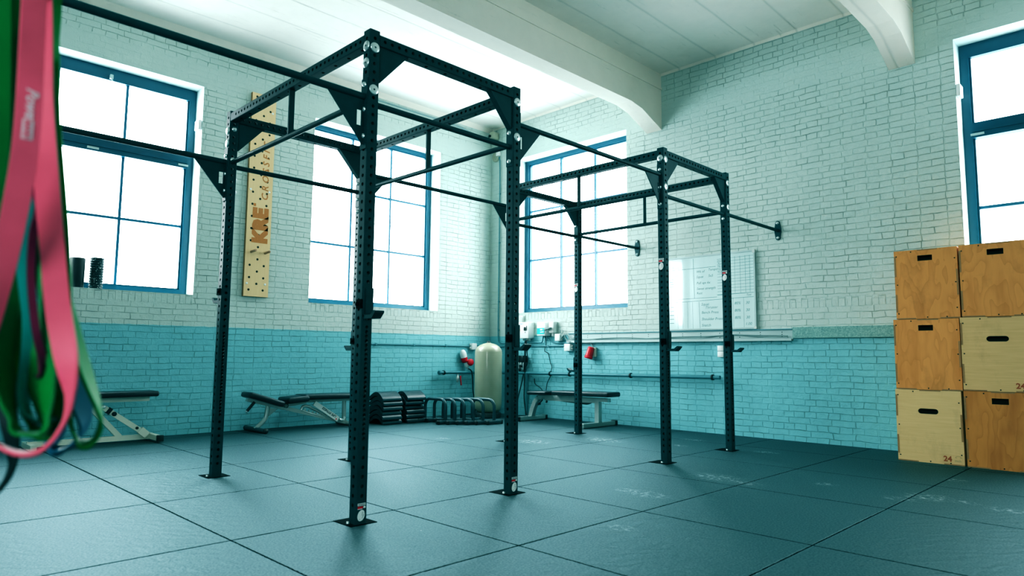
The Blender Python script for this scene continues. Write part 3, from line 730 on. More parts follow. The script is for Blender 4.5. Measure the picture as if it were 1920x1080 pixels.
# ------------------------------------------------------------------ whiteboard
wy0, wy1, wz0, wz1 = 1.50, .305, 1.228, 2.145; wx = XB-.028
wb = thing('whiteboard', 'white marker board with handwritten workout tables on the right wall', 'whiteboard', (XB, .9, wz0))
m = MB(); m.box(wx+.004, XB-.004, wy1+.012, wy0-.012, wz0+.012, wz1-.012); m.build('writing_surface', M['board'], wb)
m = MB()
for a in ((wy1,wy0,wz0,wz0+.018),(wy1,wy0,wz1-.018,wz1),(wy1,wy1+.018,wz0,wz1),(wy0-.018,wy0,wz0,wz1)): m.box(wx-.004, XB-.002, *a)
m.build('board_frame', M['alu'], wb)
m = MB(); m.box(wx-.006, XB-.004, wy1-.002, wy1+.03, wz1-.035, wz1+.002); m.box(wx-.006, XB-.004, wy1-.002, wy1+.03, wz0, wz0+.03); m.build('corner_caps', M['offwhite'], wb)
ink = MB(); xs_ = wx+.0034
def L_(y0, z0, y1, z1, t=.0022):
    if abs(y1-y0) > abs(z1-z0): ink.add([(xs_,y0,z0-t),(xs_,y1,z1-t),(xs_,y1,z1+t),(xs_,y0,z0+t)], [(0,1,2,3)])
    else: ink.add([(xs_,y0-t,z0),(xs_,y0+t,z0),(xs_,y1+t,z1),(xs_,y1-t,z1)], [(0,1,2,3)])
for i in range(13): L_(.78, 2.075-.036*i+random.uniform(-.004,.004), .325, 2.085-.036*i+random.uniform(-.004,.004), .0016)
for y in (.62,.555,.49,.425,.37): L_(y, 2.09, y+random.uniform(-.004,.004), 1.655, .0016)
L_(1.47,1.985,.80,1.99); L_(1.47,1.615,.79,1.62); L_(1.47,1.575,.33,1.60); L_(1.10,2.11,1.09,1.62); L_(1.03,1.575,1.02,1.25); L_(.33,1.65,.79,1.645)
for y in (1.33,1.26,1.19,1.12): L_(y,1.575,y-.004,1.25,.0013)
for y in (.585,.455): L_(y,1.60,y,1.25,.0015)
def hand(txt, y, z, s=.042): put_text(ink, txt, s, (xs_, y, z), (0,-1,0), (0,.03,1), shear=.25)
for txt, y, z in (('Wk of', 1.06, 1.93),('Tempo', .90, 1.945),('Squat', 1.06, 1.865),('5x5', .90, 1.87),('Pull ups 6x', 1.06, 1.79),('Sweat strength', 1.06, 1.72),('Rest', 1.06, 1.665),('Front', 1.40, 2.0),('(am)', 1.37, 1.90)): hand(txt, y, z)
for txt, y, z in (('Squat', 1.0, 1.525),('Thruster', .95, 1.485),('Bench Press', 1.0, 1.425),('Shoulder Press', 1.0, 1.345),('Snatch', 1.0, 1.27)): hand(txt, y, z, .046)
for z in (1.52,1.435,1.35):
    hand('mu', .69, z, .045); hand('80%', .57, z, .045); hand('30', .43, z, .045)
hand('115', .70, 1.275, .045); hand('1.00', .44, 1.275, .045); hand('Test', .69, 1.615, .032); hand('Test', .42, 1.615, .032)
for i in range(6): hand(random.choice(['Anna','Tom','Mike','Lisa']), .775, 2.05-.036*i, .028) if False else None
for i, q in enumerate(('Joost', 'Anne M', 'Mark', 'Lisa', 'Tom')): hand(q, .775, 2.048-.036*i, .030)
for i in range(9): L_(1.44-.0*i, 1.87-.03*i if i<4 else 1.52-.05*(i-4), 1.38, 1.87-.03*i if i<4 else 1.52-.05*(i-4), .0035)
ink.build('handwriting', M['lines'], wb)

# ------------------------------------------------------------------ metal rail with cables under the whiteboard
rail = thing('cable_tray', 'long pale slotted metal cable tray under the whiteboard', 'cable tray', (XB, 1.5, 1.12))
m = MB(); m.box(XB-.012, XB-.002, -.10, 3.12, 1.105, 1.212); m.build('back_plate', M['alu'], rail)
m = MB(); m.box(XB-.055, XB-.002, -.10, 3.12, 1.092, 1.106); m.box(XB-.058, XB-.055, -.10, 3.12, 1.088, 1.118); m.build('lip', M['alu'], rail)
m = MB(); m.box(XB-.030, XB-.002, -.10, 3.12, 1.212, 1.222); m.build('top_flange', M['greyp'], rail)
m = MB()
for i in range(13):
    for dz in (0,.025,.05): m.lathe([(.006,.001),(.0003,.001)], (XB-.012, .02+.25*i, 1.135+dz), (-1,0,0), 8)
m.build('slots', M['cable'], rail)
for r0, (zz, amp, ph) in enumerate(((1.125,.012,0),(1.118,.006,1.4),(1.130,.020,2.2))):
    P = [(XB-.030-.004*r0, 3.05-.1*i, zz + amp*abs(math.sin(i*.31+ph)) + (.03*math.exp(-((i-24)/2.5)**2) if r0 != 1 else 0)) for i in range(32)]
    m = MB(); m.tube(smooth_path(P, 3), .0065, 7)
    tag(m.build('power_cable', M['cable_g']), ['grey cable lying in the tray, hindmost of three', 'grey cable lying straightest along the tray lip', 'grey cable lying in the tray with the highest bulge'][r0], 'cable', 'cables in the tray')

# ------------------------------------------------------------------ pipes and services in the corner
def clampring(mb, c, ax, r): mb.lathe([(r,-.012),(r+.008,-.012),(r+.008,.012),(r,.012)], c, ax, 14)
wp = thing('water_pipe', 'teal painted water pipe running low along both walls of the corner', 'pipe', (XB-.09, YA-.09, .62))
m = MB(); path = [(4.37,YA-.085,.637),(5.26,YA-.085,.632)] + [Vector((5.26,YA-.200,.632)) + Vector((math.sin(a)*.115, math.cos(a)*.115, 0)) for a in [PI/2*i/6 for i in range(1,6)]] + [(XB-.087,4.5,.634),(XB-.087,.74,.664)]
m.tube(path, .024, 14); m.lathe([(.0003,-.006),(.030,-.006),(.030,.025),(.025,.025)], (4.37,YA-.085,.637), (1,0,0), 14); m.build('pipe_run', M['tealpipe'], wp)
m = MB(); m.tube([(XB-.087,3.87,.636),(XB-.087,3.87,.02)], .024, 12); m.lathe([(.03,-.03),(.03,.03)], (XB-.087,3.87,.60), (0,0,1), 12); m.build('drop_pipe', M['tealpipe'], wp)
for c, ax in (((4.46,YA-.085,.637),(1,0,0)),((XB-.087,.835,.663),(0,1,0)),((XB-.087,3.031,.645),(0,1,0)),((XB-.087,3.40,.642),(0,1,0)),((XB-.087,2.0,.654),(0,1,0))):
    m = MB(); clampring(m, c, ax, .026)
    e = Vector((0,1,0)) if ax[0] else Vector((1,0,0)); m.tube([Vector(c)+e*.026, Vector(c)+e*.084], .007, 8); m.build('pipe_clamp', M['cable'], wp)
va = MB(); va.lathe([(.012,0),(.012,-.04),(.022,-.045),(.022,-.10),(.014,-.105),(.014,-.13),(.0003,-.13)], (4.73,YA-.085,.620), (0,0,1), 12); vo = va.build('tap_body', M['offwhite'], wp)
m = MB(); m.rbox((4.762,YA-.125,.515), (.022,.020,.15), .009, 2, rot=Matrix.Rotation(-.14,3,'Y')); m.build('tap_lever', M['red'], vo)
# conduit along the back wall, round the corner and along the right wall
cd = thing('conduit_pipe', 'thin painted conduit with clips along the back wall behind the tank', 'conduit', (4.3,YA-.02,1.035))
m = MB(); m.tube([(3.14,YA-.018,1.043),(XB-.03,YA-.018,1.036),(XB-.018,YA-.03,1.036),(XB-.018,3.20,1.044)], .011, 10); m.build('conduit_run', M['greyp'], cd)
for x in (3.3,3.95,4.55,5.2): m = MB(); m.box(x-.012,x+.012,YA-.032,YA-.001,1.025,1.056); m.build('clip', M['greyp'], cd)
for y in (4.4,3.9,3.5): m = MB(); m.box(XB-.032,XB-.001,y-.012,y+.012,1.025,1.056); m.build('clip', M['greyp'], cd)
m = MB(); m.tube(smooth_path([(XB-.02,4.09,1.095),(XB-.02,3.72,1.093),(XB-.03,3.62,1.10),(XB-.05,3.58,1.16),(XB-.05,3.57,1.19)],5), .009, 8)
tag(m.build('grey_cable', M['greyp']), 'thick grey cable bending down from the teal fronted meter box', 'cable')
m = MB(); m.tube(smooth_path([(XB-.05,3.49,1.19),(XB-.03,3.45,1.12),(XB-.02,3.36,1.088),(XB-.02,3.10,1.085)],5), .009, 8)
tag(m.build('grey_cable', M['greyp']), 'thick grey cable curving from the meter box to the cable tray', 'cable')
m = MB(); m.tube(smooth_path([(XB-.02,4.60,4.10),(XB-.02,4.565,3.9),(XB-.02,4.565,2.0),(XB-.02,4.565,1.22),(XB-.02,4.52,1.10),(XB-.02,4.38,1.085)],5), .009, 8)
for z in (3.5,2.7,1.75,1.3): m.rbox((XB-.014,4.565,z),(.026,.026,.02),.004)
tag(m.build('corner_conduit', M['greyp']), 'thin grey conduit running down the wall corner from the siren', 'conduit')
# junction boxes
def jbox(c, size, face, label, glands=()):
    t = thing('junction_box', label, 'electrical box', c, 'small white junction boxes')
    m = MB(); m.rbox(c, size, .008); m.build('housing', M['white'], t)
    for g in glands:
        m = MB(); m.lathe([(.014,0),(.014,.014),(.010,.018),(.010,.028)], Vector(c)+Vector(g[0]), g[1], 10); m.build('cable_gland', M['offwhite'], t)
    return t
jbox((5.085,YA-.036,1.035),(.10,.07,.10),'A','white junction box on the back wall left of the tank top',[((-.05,0,.02),(-1,0,0)),((-.05,0,-.02),(-1,0,0)),((.05,0,0),(1,0,0))])
jbox((XB-.038,3.285,1.165),(.07,.10,.105),'B','white junction box with looping cables at the end of the cable tray',[((0,-.05,.03),(0,-1,0)),((0,-.05,0),(0,-1,0)),((0,-.05,-.03),(0,-1,0))])
jbox((XB-.038,3.10,1.020),(.07,.11,.105),'B','white junction box below the cable tray behind the rear upright',[((0,-.055,.02),(0,-1,0)),((0,.055,0),(0,1,0)),((0,-.055,-.02),(0,-1,0))])
for q, pts in enumerate(([(3.23,1.19),(3.20,1.26),(3.25,1.27),(3.22,1.20),(3.10,1.12),(3.0,1.10)], [(3.23,1.165),(3.14,1.22),(3.08,1.16),(3.02,1.115),(2.9,1.105)], [(3.23,1.14),(3.16,1.20),(3.12,1.13),(3.05,1.10)])):
    m = MB(); m.tube(smooth_path([(XB-.04-.012*q,a,b) for a,b in pts],5), .006, 7)
    tag(m.build('loop_cable', M['cable_g']), ['grey cable loop beside the tray-end junction box, topmost loop','grey cable loop beside the tray-end junction box, widest loop','grey cable loop beside the tray-end junction box, lowest loop'][q], 'cable', 'cable loops at the junction box')
# control cabinets
def cabinet(name, label, y0, y1, z0, z1, d, mat=None):
    t = thing(name, label, 'control box', (XB, (y0+y1)/2, z0)); m = MB()
    m.rbox((XB-d/2-.002,(y0+y1)/2,(z0+z1)/2),(d,abs(y0-y1),z1-z0),.010); m.build('housing', mat or M['white'], t); return t, XB-d-.002
t, xf = cabinet('control_cabinet', 'white control cabinet with black dial and orange warning mark beside the rig upright', 4.02, 3.80, 1.155, 1.40, .13)
m = MB(); put_text(m, 'LABKO', .032, (xf-.001, 3.99, 1.365), (0,-1,0), up); m.build('maker_lettering', M['blueink'], t)
m = MB(); m.prism([(0,0),(.036,0),(.018,.032)], (xf-.0005, 4.0, 1.275), (0,-1,0), up, (-1,0,0), .001); m.build('warning_mark', M['yellow'], t)
m = MB(); m.rbox((xf-.008, 3.87, 1.30),(.018,.035,.055),.006); m.rbox((xf-.004,3.835,1.31),(.01,.008,.075),.003); m.lathe([(.007,0),(.007,.005),(.0003,.006)],(xf,3.865,1.245),(-1,0,0),10); m.build('dial', M['cable'], t)
for y in (3.97,3.90,3.87,3.84):
    m = MB(); m.lathe([(.012,0),(.012,-.03),(.007,-.03)], (XB-.06,y,1.155), (0,0,1), 10); m.build('cable_gland', M['offwhite'], t)
m = MB(); m.rbox((XB-.04,4.06,1.45),(.075,.10,.11),.008); tag(m.build('small_grey_box', M['offwhite']), 'small grey box above the white control cabinet by the corner', 'electrical box')
t, xf = cabinet('meter_box', 'white meter box with teal front panel between the cabinet and junction box', 3.64, 3.475, 1.19, 1.395, .12)
m = MB(); m.box(xf-.004, xf, 3.487, 3.632, 1.215, 1.305); m.build('front_panel', M['teal'], t)
m = MB(); m.rbox((xf-.006,3.54,1.28),(.006,.05,.02),.003); m.rbox((xf-.006,3.53,1.245),(.006,.07,.012),.003); m.build('panel_marks', M['white'], t)
t, xf = cabinet('grey_switch_box', 'grey box with an open flap beside the teal fronted meter box', 3.43, 3.335, 1.23, 1.395, .09, M['offwhite'])
m = MB(); m.prism([(0,0),(.11,.02),(.12,.035),(.03,.03)], (xf-.05, 3.49, 1.275), (0,-1,0), up, (1,0,0), .05); m.build('flap', M['cable_g'], t)
m = MB(); m.lathe([(.02,0),(.02,-.03),(.012,-.05)], (XB-.05,3.38,1.23), (0,0,1), 10); m.build('cable_gland', M['offwhite'], t)
# black valve block under the cabinet, with cables hanging to the floor
t = thing('valve_block', 'black pump valve block hanging on the wall under the control cabinet', 'valve', (XB-.06,4.0,.70))
m = MB(); m.rbox((XB-.06,4.045,.85),(.10,.075,.10),.01); m.rbox((XB-.06,3.96,.85),(.10,.075,.10),.01); m.build('solenoids', M['black'], t)
m = MB(); 
for y in (4.06,4.01,3.95): m.lathe([(.018,0),(.024,-.03),(.015,-.06),(.02,-.09),(.02,-.13),(.0003,-.13)], (XB-.07,y,.80), (0,0,1), 10)
m.build('fittings', M['zinc'], t)
m = MB(); m.tube([(XB-.07,4.02,.76),(XB-.07,4.02,.64)], .028, 10); m.lathe([(.04,-.012),(.04,.012)], (XB-.07,4.0,.69), (0,1,0), 12); m.build('block_body', M['black'], t)
for i, (y, pts) in enumerate(((3.90, [(3.90,1.13),(3.905,.95),(3.93,.62),(4.02,.32),(4.10,.05)]), (3.87, [(3.87,1.13),(3.88,.9),(3.895,.5),(3.90,.25),(3.855,.02)]), (3.84, [(3.84,1.13),(3.845,.98),(3.82,.82),(3.87,.72),(3.90,.70)]))):
    m = MB(); m.tube(smooth_path([(XB-.10-.01*i,a,b) for a,b in pts],6), .008, 7)
    tag(m.build('hanging_cable', M['cable']), ['black cable hanging from the control cabinet, swinging towards the tank','black cable hanging from the control cabinet straight down to the right bench foot','short black cable looping from the control cabinet to the valve block'][i], 'cable', 'cables under the control cabinet')
m = MB(); m.tube(smooth_path([(XB-.03,3.555,1.19),(XB-.02,3.545,1.08),(XB-.02,3.57,.97),(XB-.02,3.50,.93),(XB-.02,3.46,.80),(XB-.02,3.43,.74),(XB-.02,3.45,.66),(XB-.02,3.46,.60),(XB-.02,3.52,.50),(XB-.02,3.56,.36),(XB-.02,3.66,.43),(XB-.02,3.76,.48),(XB-.02,3.78,.56)],6), .0055, 6)
tag(m.build('loose_wire', M['cable']), 'thin loose black wire dangling in a V from the meter box', 'cable')
# red industrial sockets
t = thing('industrial_socket', 'red and white industrial plug socket on the back wall left of the tank', 'socket', (4.86,YA,.88))
rot = Matrix.Rotation(.32,3,'Y')
m = MB(); m.lathe([(.0003,.20),(.025,.195),(.045,.165),(.052,.12),(.050,.075)], (4.90,YA-.06,.79), (-.33,0,1), 14); m.build('socket_hood', M['white'], t)
m = MB(); m.lathe([(.050,.08),(.052,.06),(.048,.02),(.042,0),(.0003,0)], (4.90,YA-.06,.79), (-.33,0,1), 14); m.lathe([(.0003,0),(.052,0),(.055,-.02),(.045,-.035),(.0003,-.035)], (4.955,YA-.115,.79), (.25,1,.0), 16); m.build('socket_collar', M['red'], t)
m = MB(); m.lathe([(.0003,.06),(.040,.055),(.040,-.03),(.030,-.055),(.014,-.06),(.014,-.085)], (4.935,YA-.06,.765), (-.28,0,1), 12); m.build('plug', M['white'], t)
m = MB(); m.tube(smooth_path([(4.955,YA-.075,.69),(4.968,YA-.13,.66),(4.99,YA-.135,.55),(5.01,YA-.13,.35),(5.06,YA-.14,.12),(5.0,YA-.16,.012),(4.8,YA-.15,.012)],6), .009, 7)
tag(m.build('plug_cable', M['cable']), 'black cable running from the red plug on the back wall down to the floor', 'cable')
t = thing('industrial_socket', 'red industrial wall socket on the right wall below the cable tray', 'socket', (XB,2.68,.93))
m = MB(); m.rbox((XB-.02,2.655,.955),(.04,.085,.13),.008); m.build('back_box', M['cream'], t)
m = MB(); m.lathe([(.0003,.10),(.036,.10),(.046,.085),(.050,-.02),(.050,-.03),(.058,-.03),(.058,-.065),(.0003,-.065)], (XB-.075,2.69,.93), (.15,-.25,1), 16); m.build('socket_body', M['red'], t)
m = MB(); m.tube(smooth_path([(XB-.02,2.665,1.02),(XB-.02,2.70,1.07),(XB-.02,2.76,1.082),(XB-.02,3.0,1.08)],5), .008, 7); tag(m.build('grey_cable', M['cable_g']), 'short grey cable feeding the red socket on the right wall', 'cable')
# light switches behind the right-hand upright
t = thing('wall_switch', 'pair of stacked white wall switches on the dado behind the right upright', 'switch', (XB,.76,.97))
for z in (1.005,.935):
    m = MB(); m.rbox((XB-.02,.755,z),(.038,.078,.068),.006); m.build('switch_plate', M['white'], t)
# alarm siren and small box up in the corner
t = thing('alarm_siren', 'round cream alarm siren high in the wall corner', 'siren', (XB,4.66,4.12))
m = MB(); m.lathe([(.085,0),(.085,.02),(.070,.030),(.066,.022),(.045,.022),(.042,.034),(.0003,.036)], (XB-.002,4.665,4.135), (-1,0,0), 20); m.build('siren_disc', M['cream2'], t)
m = MB(); m.rbox((XB-.025,4.60,4.165),(.05,.07,.07),.008); m.build('siren_box', M['white'], t)
t = thing('corner_sensor', 'small cream box under the ceiling in the wall corner', 'sensor', (5.40,4.68,4.47))
m = MB(); m.rbox((XB-.075,YA-.14,4.465),(.13,.11,.115),.012); m.build('housing', M['cream2'], t)
m = MB(); m.lathe([(.022,0),(.022,.03),(.014,.035)], (XB-.13,YA-.12,4.455), (-1,.4,0), 10); m.build('cable_gland', M['cable'], t)
m = MB(); m.tube(smooth_path([(5.30,YA-.09,4.445),(5.2,YA-.05,4.42),(5.0,YA-.03,4.45),(4.7,YA-.02,4.49),(4.0,YA-.02,4.50),(1.2,YA-.02,4.50)],6), .012, 7); tag(m.build('ceiling_cable', M['cable_g']), 'grey cable running under the ceiling along the back wall', 'cable')
# window contact sensors
for c, s, lb in (((.815,YA+.06,3.54),(.035,.12,.115),'small white contact sensor on the reveal of the left window'),((XB+.06,-1.765,3.49),(.12,.035,.12),'small white contact sensor on the reveal of the far right window')):
    m = MB(); m.rbox(c, s, .006); tag(m.build('window_sensor', M['white']), lb, 'sensor')
# ------------------------------------------------------------------ foam rollers on the sill
m = MB(); m.lathe([(.0003,.0),(.068,0),(.072,.006),(.072,.304),(.068,.31),(.030,.31),(.028,.30),(.0003,.30)], (-.29,YA+.09,Z0), (0,0,1), 24)
tag(m.build('foam_roller', M['black']), 'smooth black foam roller standing on the left window sill', 'foam roller', 'foam rollers on the sill')
m = MB(); pr_ = [(.0003,0),(.060,0),(.066,.006)]
for i in range(12): pr_ += [(.066,.010+.026*i),(.061,.014+.026*i),(.061,.018+.026*i),(.066,.022+.026*i)]
pr_ += [(.064,.326),(.030,.326),(.0003,.32)]
m.lathe(pr_, (-.112,YA+.09,Z0), (0,0,1), 24)
tag(m.build('foam_roller', M['speckle']), 'knobbly foam roller with white speckles standing on the left window sill', 'foam roller', 'foam rollers on the sill')
# ------------------------------------------------------------------ fibreglass tank in the corner
t = thing('pressure_tank', 'tall beige fibreglass water pressure tank standing in the room corner', 'tank', (4.80,4.10,0))
R = .20; zt = 1.09
m = MB(); prof = [(R*math.sin(a)*.98, .17-.13*math.cos(a)) for a in [PI/2*i/6*.95+.05 for i in range(7)]] + [(R,.20),(R,zt-.15)] + [(R*math.cos(a), zt-.15+.14*math.sin(a)) for a in [PI/2*i/7 for i in range(1,7)]] + [(.03,zt-.008),(.0003,zt-.006)]
m.lathe(prof, (4.80,4.10,0), (0,0,1), 40); m.build('vessel', M['tank'], t)
m = MB(); m.lathe([(R-.012,.0),(R-.01,.07),(R-.035,.085),(.05,.085)], (4.80,4.10,0), (0,0,1), 32); m.build('base_ring', M['black'], t)
m = MB(); m.lathe([(.028,zt-.02),(.028,zt+.012),(.02,zt+.018),(.0003,zt+.018)], (4.80,4.10,0), (0,0,1), 12); m.build('neck_plug', M['black'], t)
# ------------------------------------------------------------------ ab mats, two stacks of six
def ab_mat_proto():
    t = thing('ab_mat', '', 'exercise mat', (0,0,0), 'stacked curved black ab mats')
    N = 14; pr = []
    for i in range(N+1):
        s = i/N; y = -.20+.40*s                       # front (-y) to back
        z = .036 + .085*math.sin(PI*min(1, s*1.18)**.85)**1.1 if s < .99 else .04
        pr.append((y, z))
    bot = [(.20-.40*i/N, max(.0, (.036+.085*math.sin(PI*min(1,(1-i/N)*1.18)**.85)**1.1) - .048)) for i in range(N+1)]
    m = MB(); m.prism(pr+bot, (-.148,0,0), (0,1,0), (0,0,1), (1,0,0), .296, 0, True); m.build('cushion', M['mat_ab'], t, True)
    e = MB(); e.box(-.150,.150,-.206,-.196,.012,.034); e.build('front_piping', M['para'], t, True)
    return t
ab0 = ab_mat_proto()
ordn = ['bottom','second from the bottom','third from the bottom','fourth from the bottom','second from the top','top']
first = True
for side, x0 in (('left', 3.195), ('right', 3.56)):
    for i in range(6):
        jx = random.uniform(-.02,.02); jy = random.uniform(-.015,.02)
        loc = (x0+jx, 4.385+jy, .0585*i); lb = 'curved black ab mat, %s of the %s stack' % (ordn[i], side)
        if first: ab0.location = loc; ab0['label'] = lb; first = False
        else: dup(ab0, loc, lb)
# ------------------------------------------------------------------ parallettes
def parallette():
    t = thing('parallette', '', 'parallel bar', (0,0,0), 'row of low steel parallettes')
    path = [(0,-.215,.03)] + [(0,-.215,.20)] + [Vector((0,-.115-.10*math.cos(a),.215+.10*math.sin(a))) for a in [PI/2*i/7 for i in range(8)]] + [Vector((0,.115+.10*math.sin(a),.215+.10*math.cos(a))) for a in [PI/2*i/7 for i in range(8)]] + [(0,.215,.20),(0,.215,.03)]
    m = MB(); m.tube(path, .0215, 12); m.build('handle_tube', M['para'], t, True)
    for s in (-1, 1):
        m = MB(); m.rbox((0,s*.215,.027),(.265,.052,.046),.006,1); f = m.build('foot', M['para'], t, True)
        for sx in (-1, 1):
            q = MB(); q.rbox((sx*.125,s*.215,.026),(.032,.056,.052),.006,1); q.build('rubber_cap', M['black'], f, True)
    return t
p0 = parallette()
for i, (x, y) in enumerate(((3.60,3.74),(3.68,3.645),(3.765,3.56),(3.85,3.475),(3.95,3.395),(4.07,3.31))):
    loc = (x+.14, y+.255, 0); lb = 'grey steel parallette, %s of the six in the row' % ['first from the mats','second from the mats','third from the mats','third from the tank','second from the tank','nearest to the tank'][i]
    if i == 0: p0.location = loc; p0['label'] = lb
    else: dup(p0, loc, lb)

# ------------------------------------------------------------------ bench 1: cream flat bench at the left
def pad(mb, p0, p1, w, th, mi=0, bev=.02):
    p0, p1 = Vector(p0), Vector(p1); d = p1-p0; L = d.length; ex = d.normalized(); ey = Vector((-ex.y, ex.x, 0)).normalized() if abs(ex.z) < .99 else Vector((0,1,0)); ez = ex.cross(ey)
    rot = Matrix((ex, ey, ez)).transposed(); mb.rbox((p0+p1)/2, (L, w, th), bev, 3, mi, rot)
yb = 4.46
t = thing('weight_bench', 'cream framed weight bench with black pad behind the hanging bands', 'weight bench', (-.05, yb, 0))
m = MB(); pad(m, (-.66,yb,.482), (.40,yb,.482), .27, .055); m.build('pad', M['vinyl'], t)
m = MB(); m.beam((-.60,yb,.428),(.34,yb,.428),.05,.045); m.build('pad_rail', M['cream'], t)
m = MB(); m.beam((-.68,yb,.045),(.38,yb,.045),.05,.05); m.build('base_rail', M['cream'], t)
m = MB(); m.beam((-.19,yb,.37),(.085,yb,.06),.045,.05); m.build('leg', M['cream'], t)
s = m = MB(); m.beam((-.075,yb-.035,.355),(.28,yb-.035,.10),.025,.05); st = m.build('adjuster_strut', M['cream'], t)
m = MB(); m.beam((-.045,yb-.036,.334),(-.015,yb-.036,.312),.034,.062); m.lathe([(.022,0),(.022,.012),(.015,.016),(.0003,.016)],(.015,yb-.048,.292),(0,-1,0),12); m.lathe([(.014,0),(.014,.01),(.0003,.01)],(.23,yb-.048,.14),(0,-1,0),10); m.build('adjuster_pin', M['black'], st)
m = MB(); m.lathe([(.020,0),(.020,.008),(.0003,.008)],(-.085,yb-.048,.364),(0,-1,0),12); m.build('pivot_bolt', M['zinc'], st)
m = MB(); m.beam((.262,yb-.03,.12),(.33,yb-.03,.06),.05,.07); m.build('strut_bracket', M['cream'], t)
m = MB(); m.beam((.385,yb+.26,.045),(.385,yb-.24,.045),.05,.05); cf = m.build('cross_foot', M['cream'], t)
for sgn in (-1,1):
    m = MB(); m.rbox((.387,yb+.01+sgn*.262,.043),(.062,.04,.064),.006); m.build('rubber_cap', M['black'], cf)
m = MB(); m.beam((-.66,yb+.2,.03),(-.66,yb-.2,.03),.05,.05); m.build('cross_foot', M['cream'], t)
# ------------------------------------------------------------------ bench 2: adjustable decline bench
yc = 4.5
t = thing('weight_bench', 'silver adjustable bench with lowered black back pad under the peg board', 'weight bench', (2.0, yc, 0))
m = MB(); pad(m, (1.375,yc,.435), (1.80,yc,.305), .27, .065, bev=.025); m.build('leg_pad', M['vinyl'], t)
m = MB(); pad(m, (1.83,yc,.345), (2.11,yc,.365), .30, .075, bev=.03); m.build('seat_pad', M['vinyl'], t)
m = MB(); pad(m, (2.04,yc,.378), (2.86,yc,.372), .27, .065, bev=.025); m.build('back_pad', M['vinyl'], t)
m = MB(); m.beam((1.39,yc,.375),(2.70,yc,.035),.055,.045); m.build('main_rail', M['silver'], t)
m = MB(); m.tube(smooth_path([(1.645,yc,.29),(1.635,yc,.20),(1.61,yc,.13),(1.50,yc,.03)],6), .026, 12); m.build('front_leg', M['silver'], t)
m = MB(); m.prism([(1.66,.27),(1.77,.25),(1.66,.17)], (0,yc-.006,0), (1,0,0), (0,0,1), (0,1,0), .012); m.build('leg_gusset', M['silver'], t)
m = MB(); m.tube([(1.51,yc-.25,.028),(1.51,yc+.25,.028)], .027, 12); cf = m.build('front_foot', M['para'], t)
for sgn in (-1,1):
    m = MB(); m.lathe([(.0285,0),(.0285,.022),(.0003,.024)],(1.51,yc+sgn*.245,.0285),(0,sgn,0),12); m.build('rubber_cap', M['black'], cf)
m = MB(); m.beam((1.80,yc,.278),(2.12,yc,.315),.06,.03); m.beam((2.09,yc,.325),(2.84,yc,.322),.05,.03); m.build('pad_frame', M['silver'], t)
m = MB(); m.lathe([(.026,-.05),(.026,.05)],(1.855,yc,.285),(0,1,0),14); m.lathe([(.012,0),(.012,.008),(.0003,.008)],(1.855,yc-.05,.285),(0,-1,0),10); m.build('hinge', M['silver'], t)
m = MB(); m.tube([(1.455,yc-.06,.345),(1.37,yc-.06,.245)], .017, 10); r_ = m.build('roller_handle', M['black'], t)
m = MB(); m.lathe([(.018,0),(.016,.012),(.0003,.016)],(1.37,yc-.06,.245),(-.65,0,-.76),10); m.build('handle_cap', M['zinc'], r_)
m = MB(); m.beam((2.215,yc-.05,.30),(2.55,yc-.05,.085),.02,.062); st = m.build('lettered_strut', M['offwhite'], t)
ex = Vector((.335,0,-.215)).normalized(); ez = Vector((.54,0,.842)).normalized()
m = MB(); put_text(m, 'LIFE FITNESS', .041, Vector((2.515,yc-.0615,.118))-ez*(-.012), -ex, -ez, bold=.0012, shear=.2); m.build('strut_lettering', M['cable'], st)
m = MB(); m.prism([(0,0),(.024,0),(.012,.022)], (2.505,yc-.0612,.085), (1,0,0), (0,0,1), (0,-1,0), .0006); m.build('warning_mark', M['red'], st)
m = MB(); m.tube(smooth_path([(2.06,yc-.02,.22),(2.08,yc-.02,.262),(2.14,yc-.02,.265),(2.25,yc-.02,.215),(2.40,yc-.02,.13)],5), .017, 8); m.tube(smooth_path([(2.06,yc-.02,.22),(2.2,yc-.02,.17),(2.36,yc-.02,.125)],5), .012, 8)
for i in range(5): m.lathe([(.009,0),(.009,.02),(.0003,.022)],(2.11+.05*i,yc-.02,.215-.017*i),(0,-.3,1),8)
m.build('notch_arc', M['silver'], t)
m = MB(); m.tube([(2.57,yc-.05,.08),(2.63,yc-.05,.075),(2.645,yc-.05,.11)], .016, 8); m.lathe([(.020,-.03),(.020,.03)],(2.60,yc-.04,.075),(0,1,0),10); m.build('catch', M['zinc'], t)
m = MB(); m.tube([(2.66,yc,.31),(2.665,yc,.03)], .026, 12); m.build('rear_post', M['silver'], t)
m = MB(); m.tube([(2.70,yc-.27,.028),(2.70,yc+.22,.028)], .027, 12); m.build('rear_foot', M['silver'], t)
# ------------------------------------------------------------------ bench 3: flat bench by the right wall
xc = 5.0
t = thing('weight_bench', 'grey framed bench with black pads along the right wall beside the corner', 'weight bench', (xc, 2.7, 0))
m = MB(); pad(m, (xc,2.935,.405), (xc,1.99,.418), .28, .06); m.build('back_pad', M['vinyl'], t)
m = MB(); pad(m, (xc,3.385,.385), (xc,3.02,.398), .30, .05, bev=.022); m.build('seat_pad', M['vinyl'], t)
m = MB(); m.beam((xc,3.20,.345),(xc,2.07,.345),.07,.045); m.beam((xc,3.15,.315),(xc,2.24,.325),.06,.05); m.build('pad_frame', M['silver'], t)
m = MB(); m.beam((xc,3.0,.315),(xc,2.42,.288),.05,.035); m.beam((xc,2.42,.288),(xc,2.32,.325),.05,.03); m.build('adjust_ladder', M['black'], t)
m = MB()
pts = [(3.20,.335),(3.27,.325),(3.33,.27),(3.38,.17),(3.425,.05)]
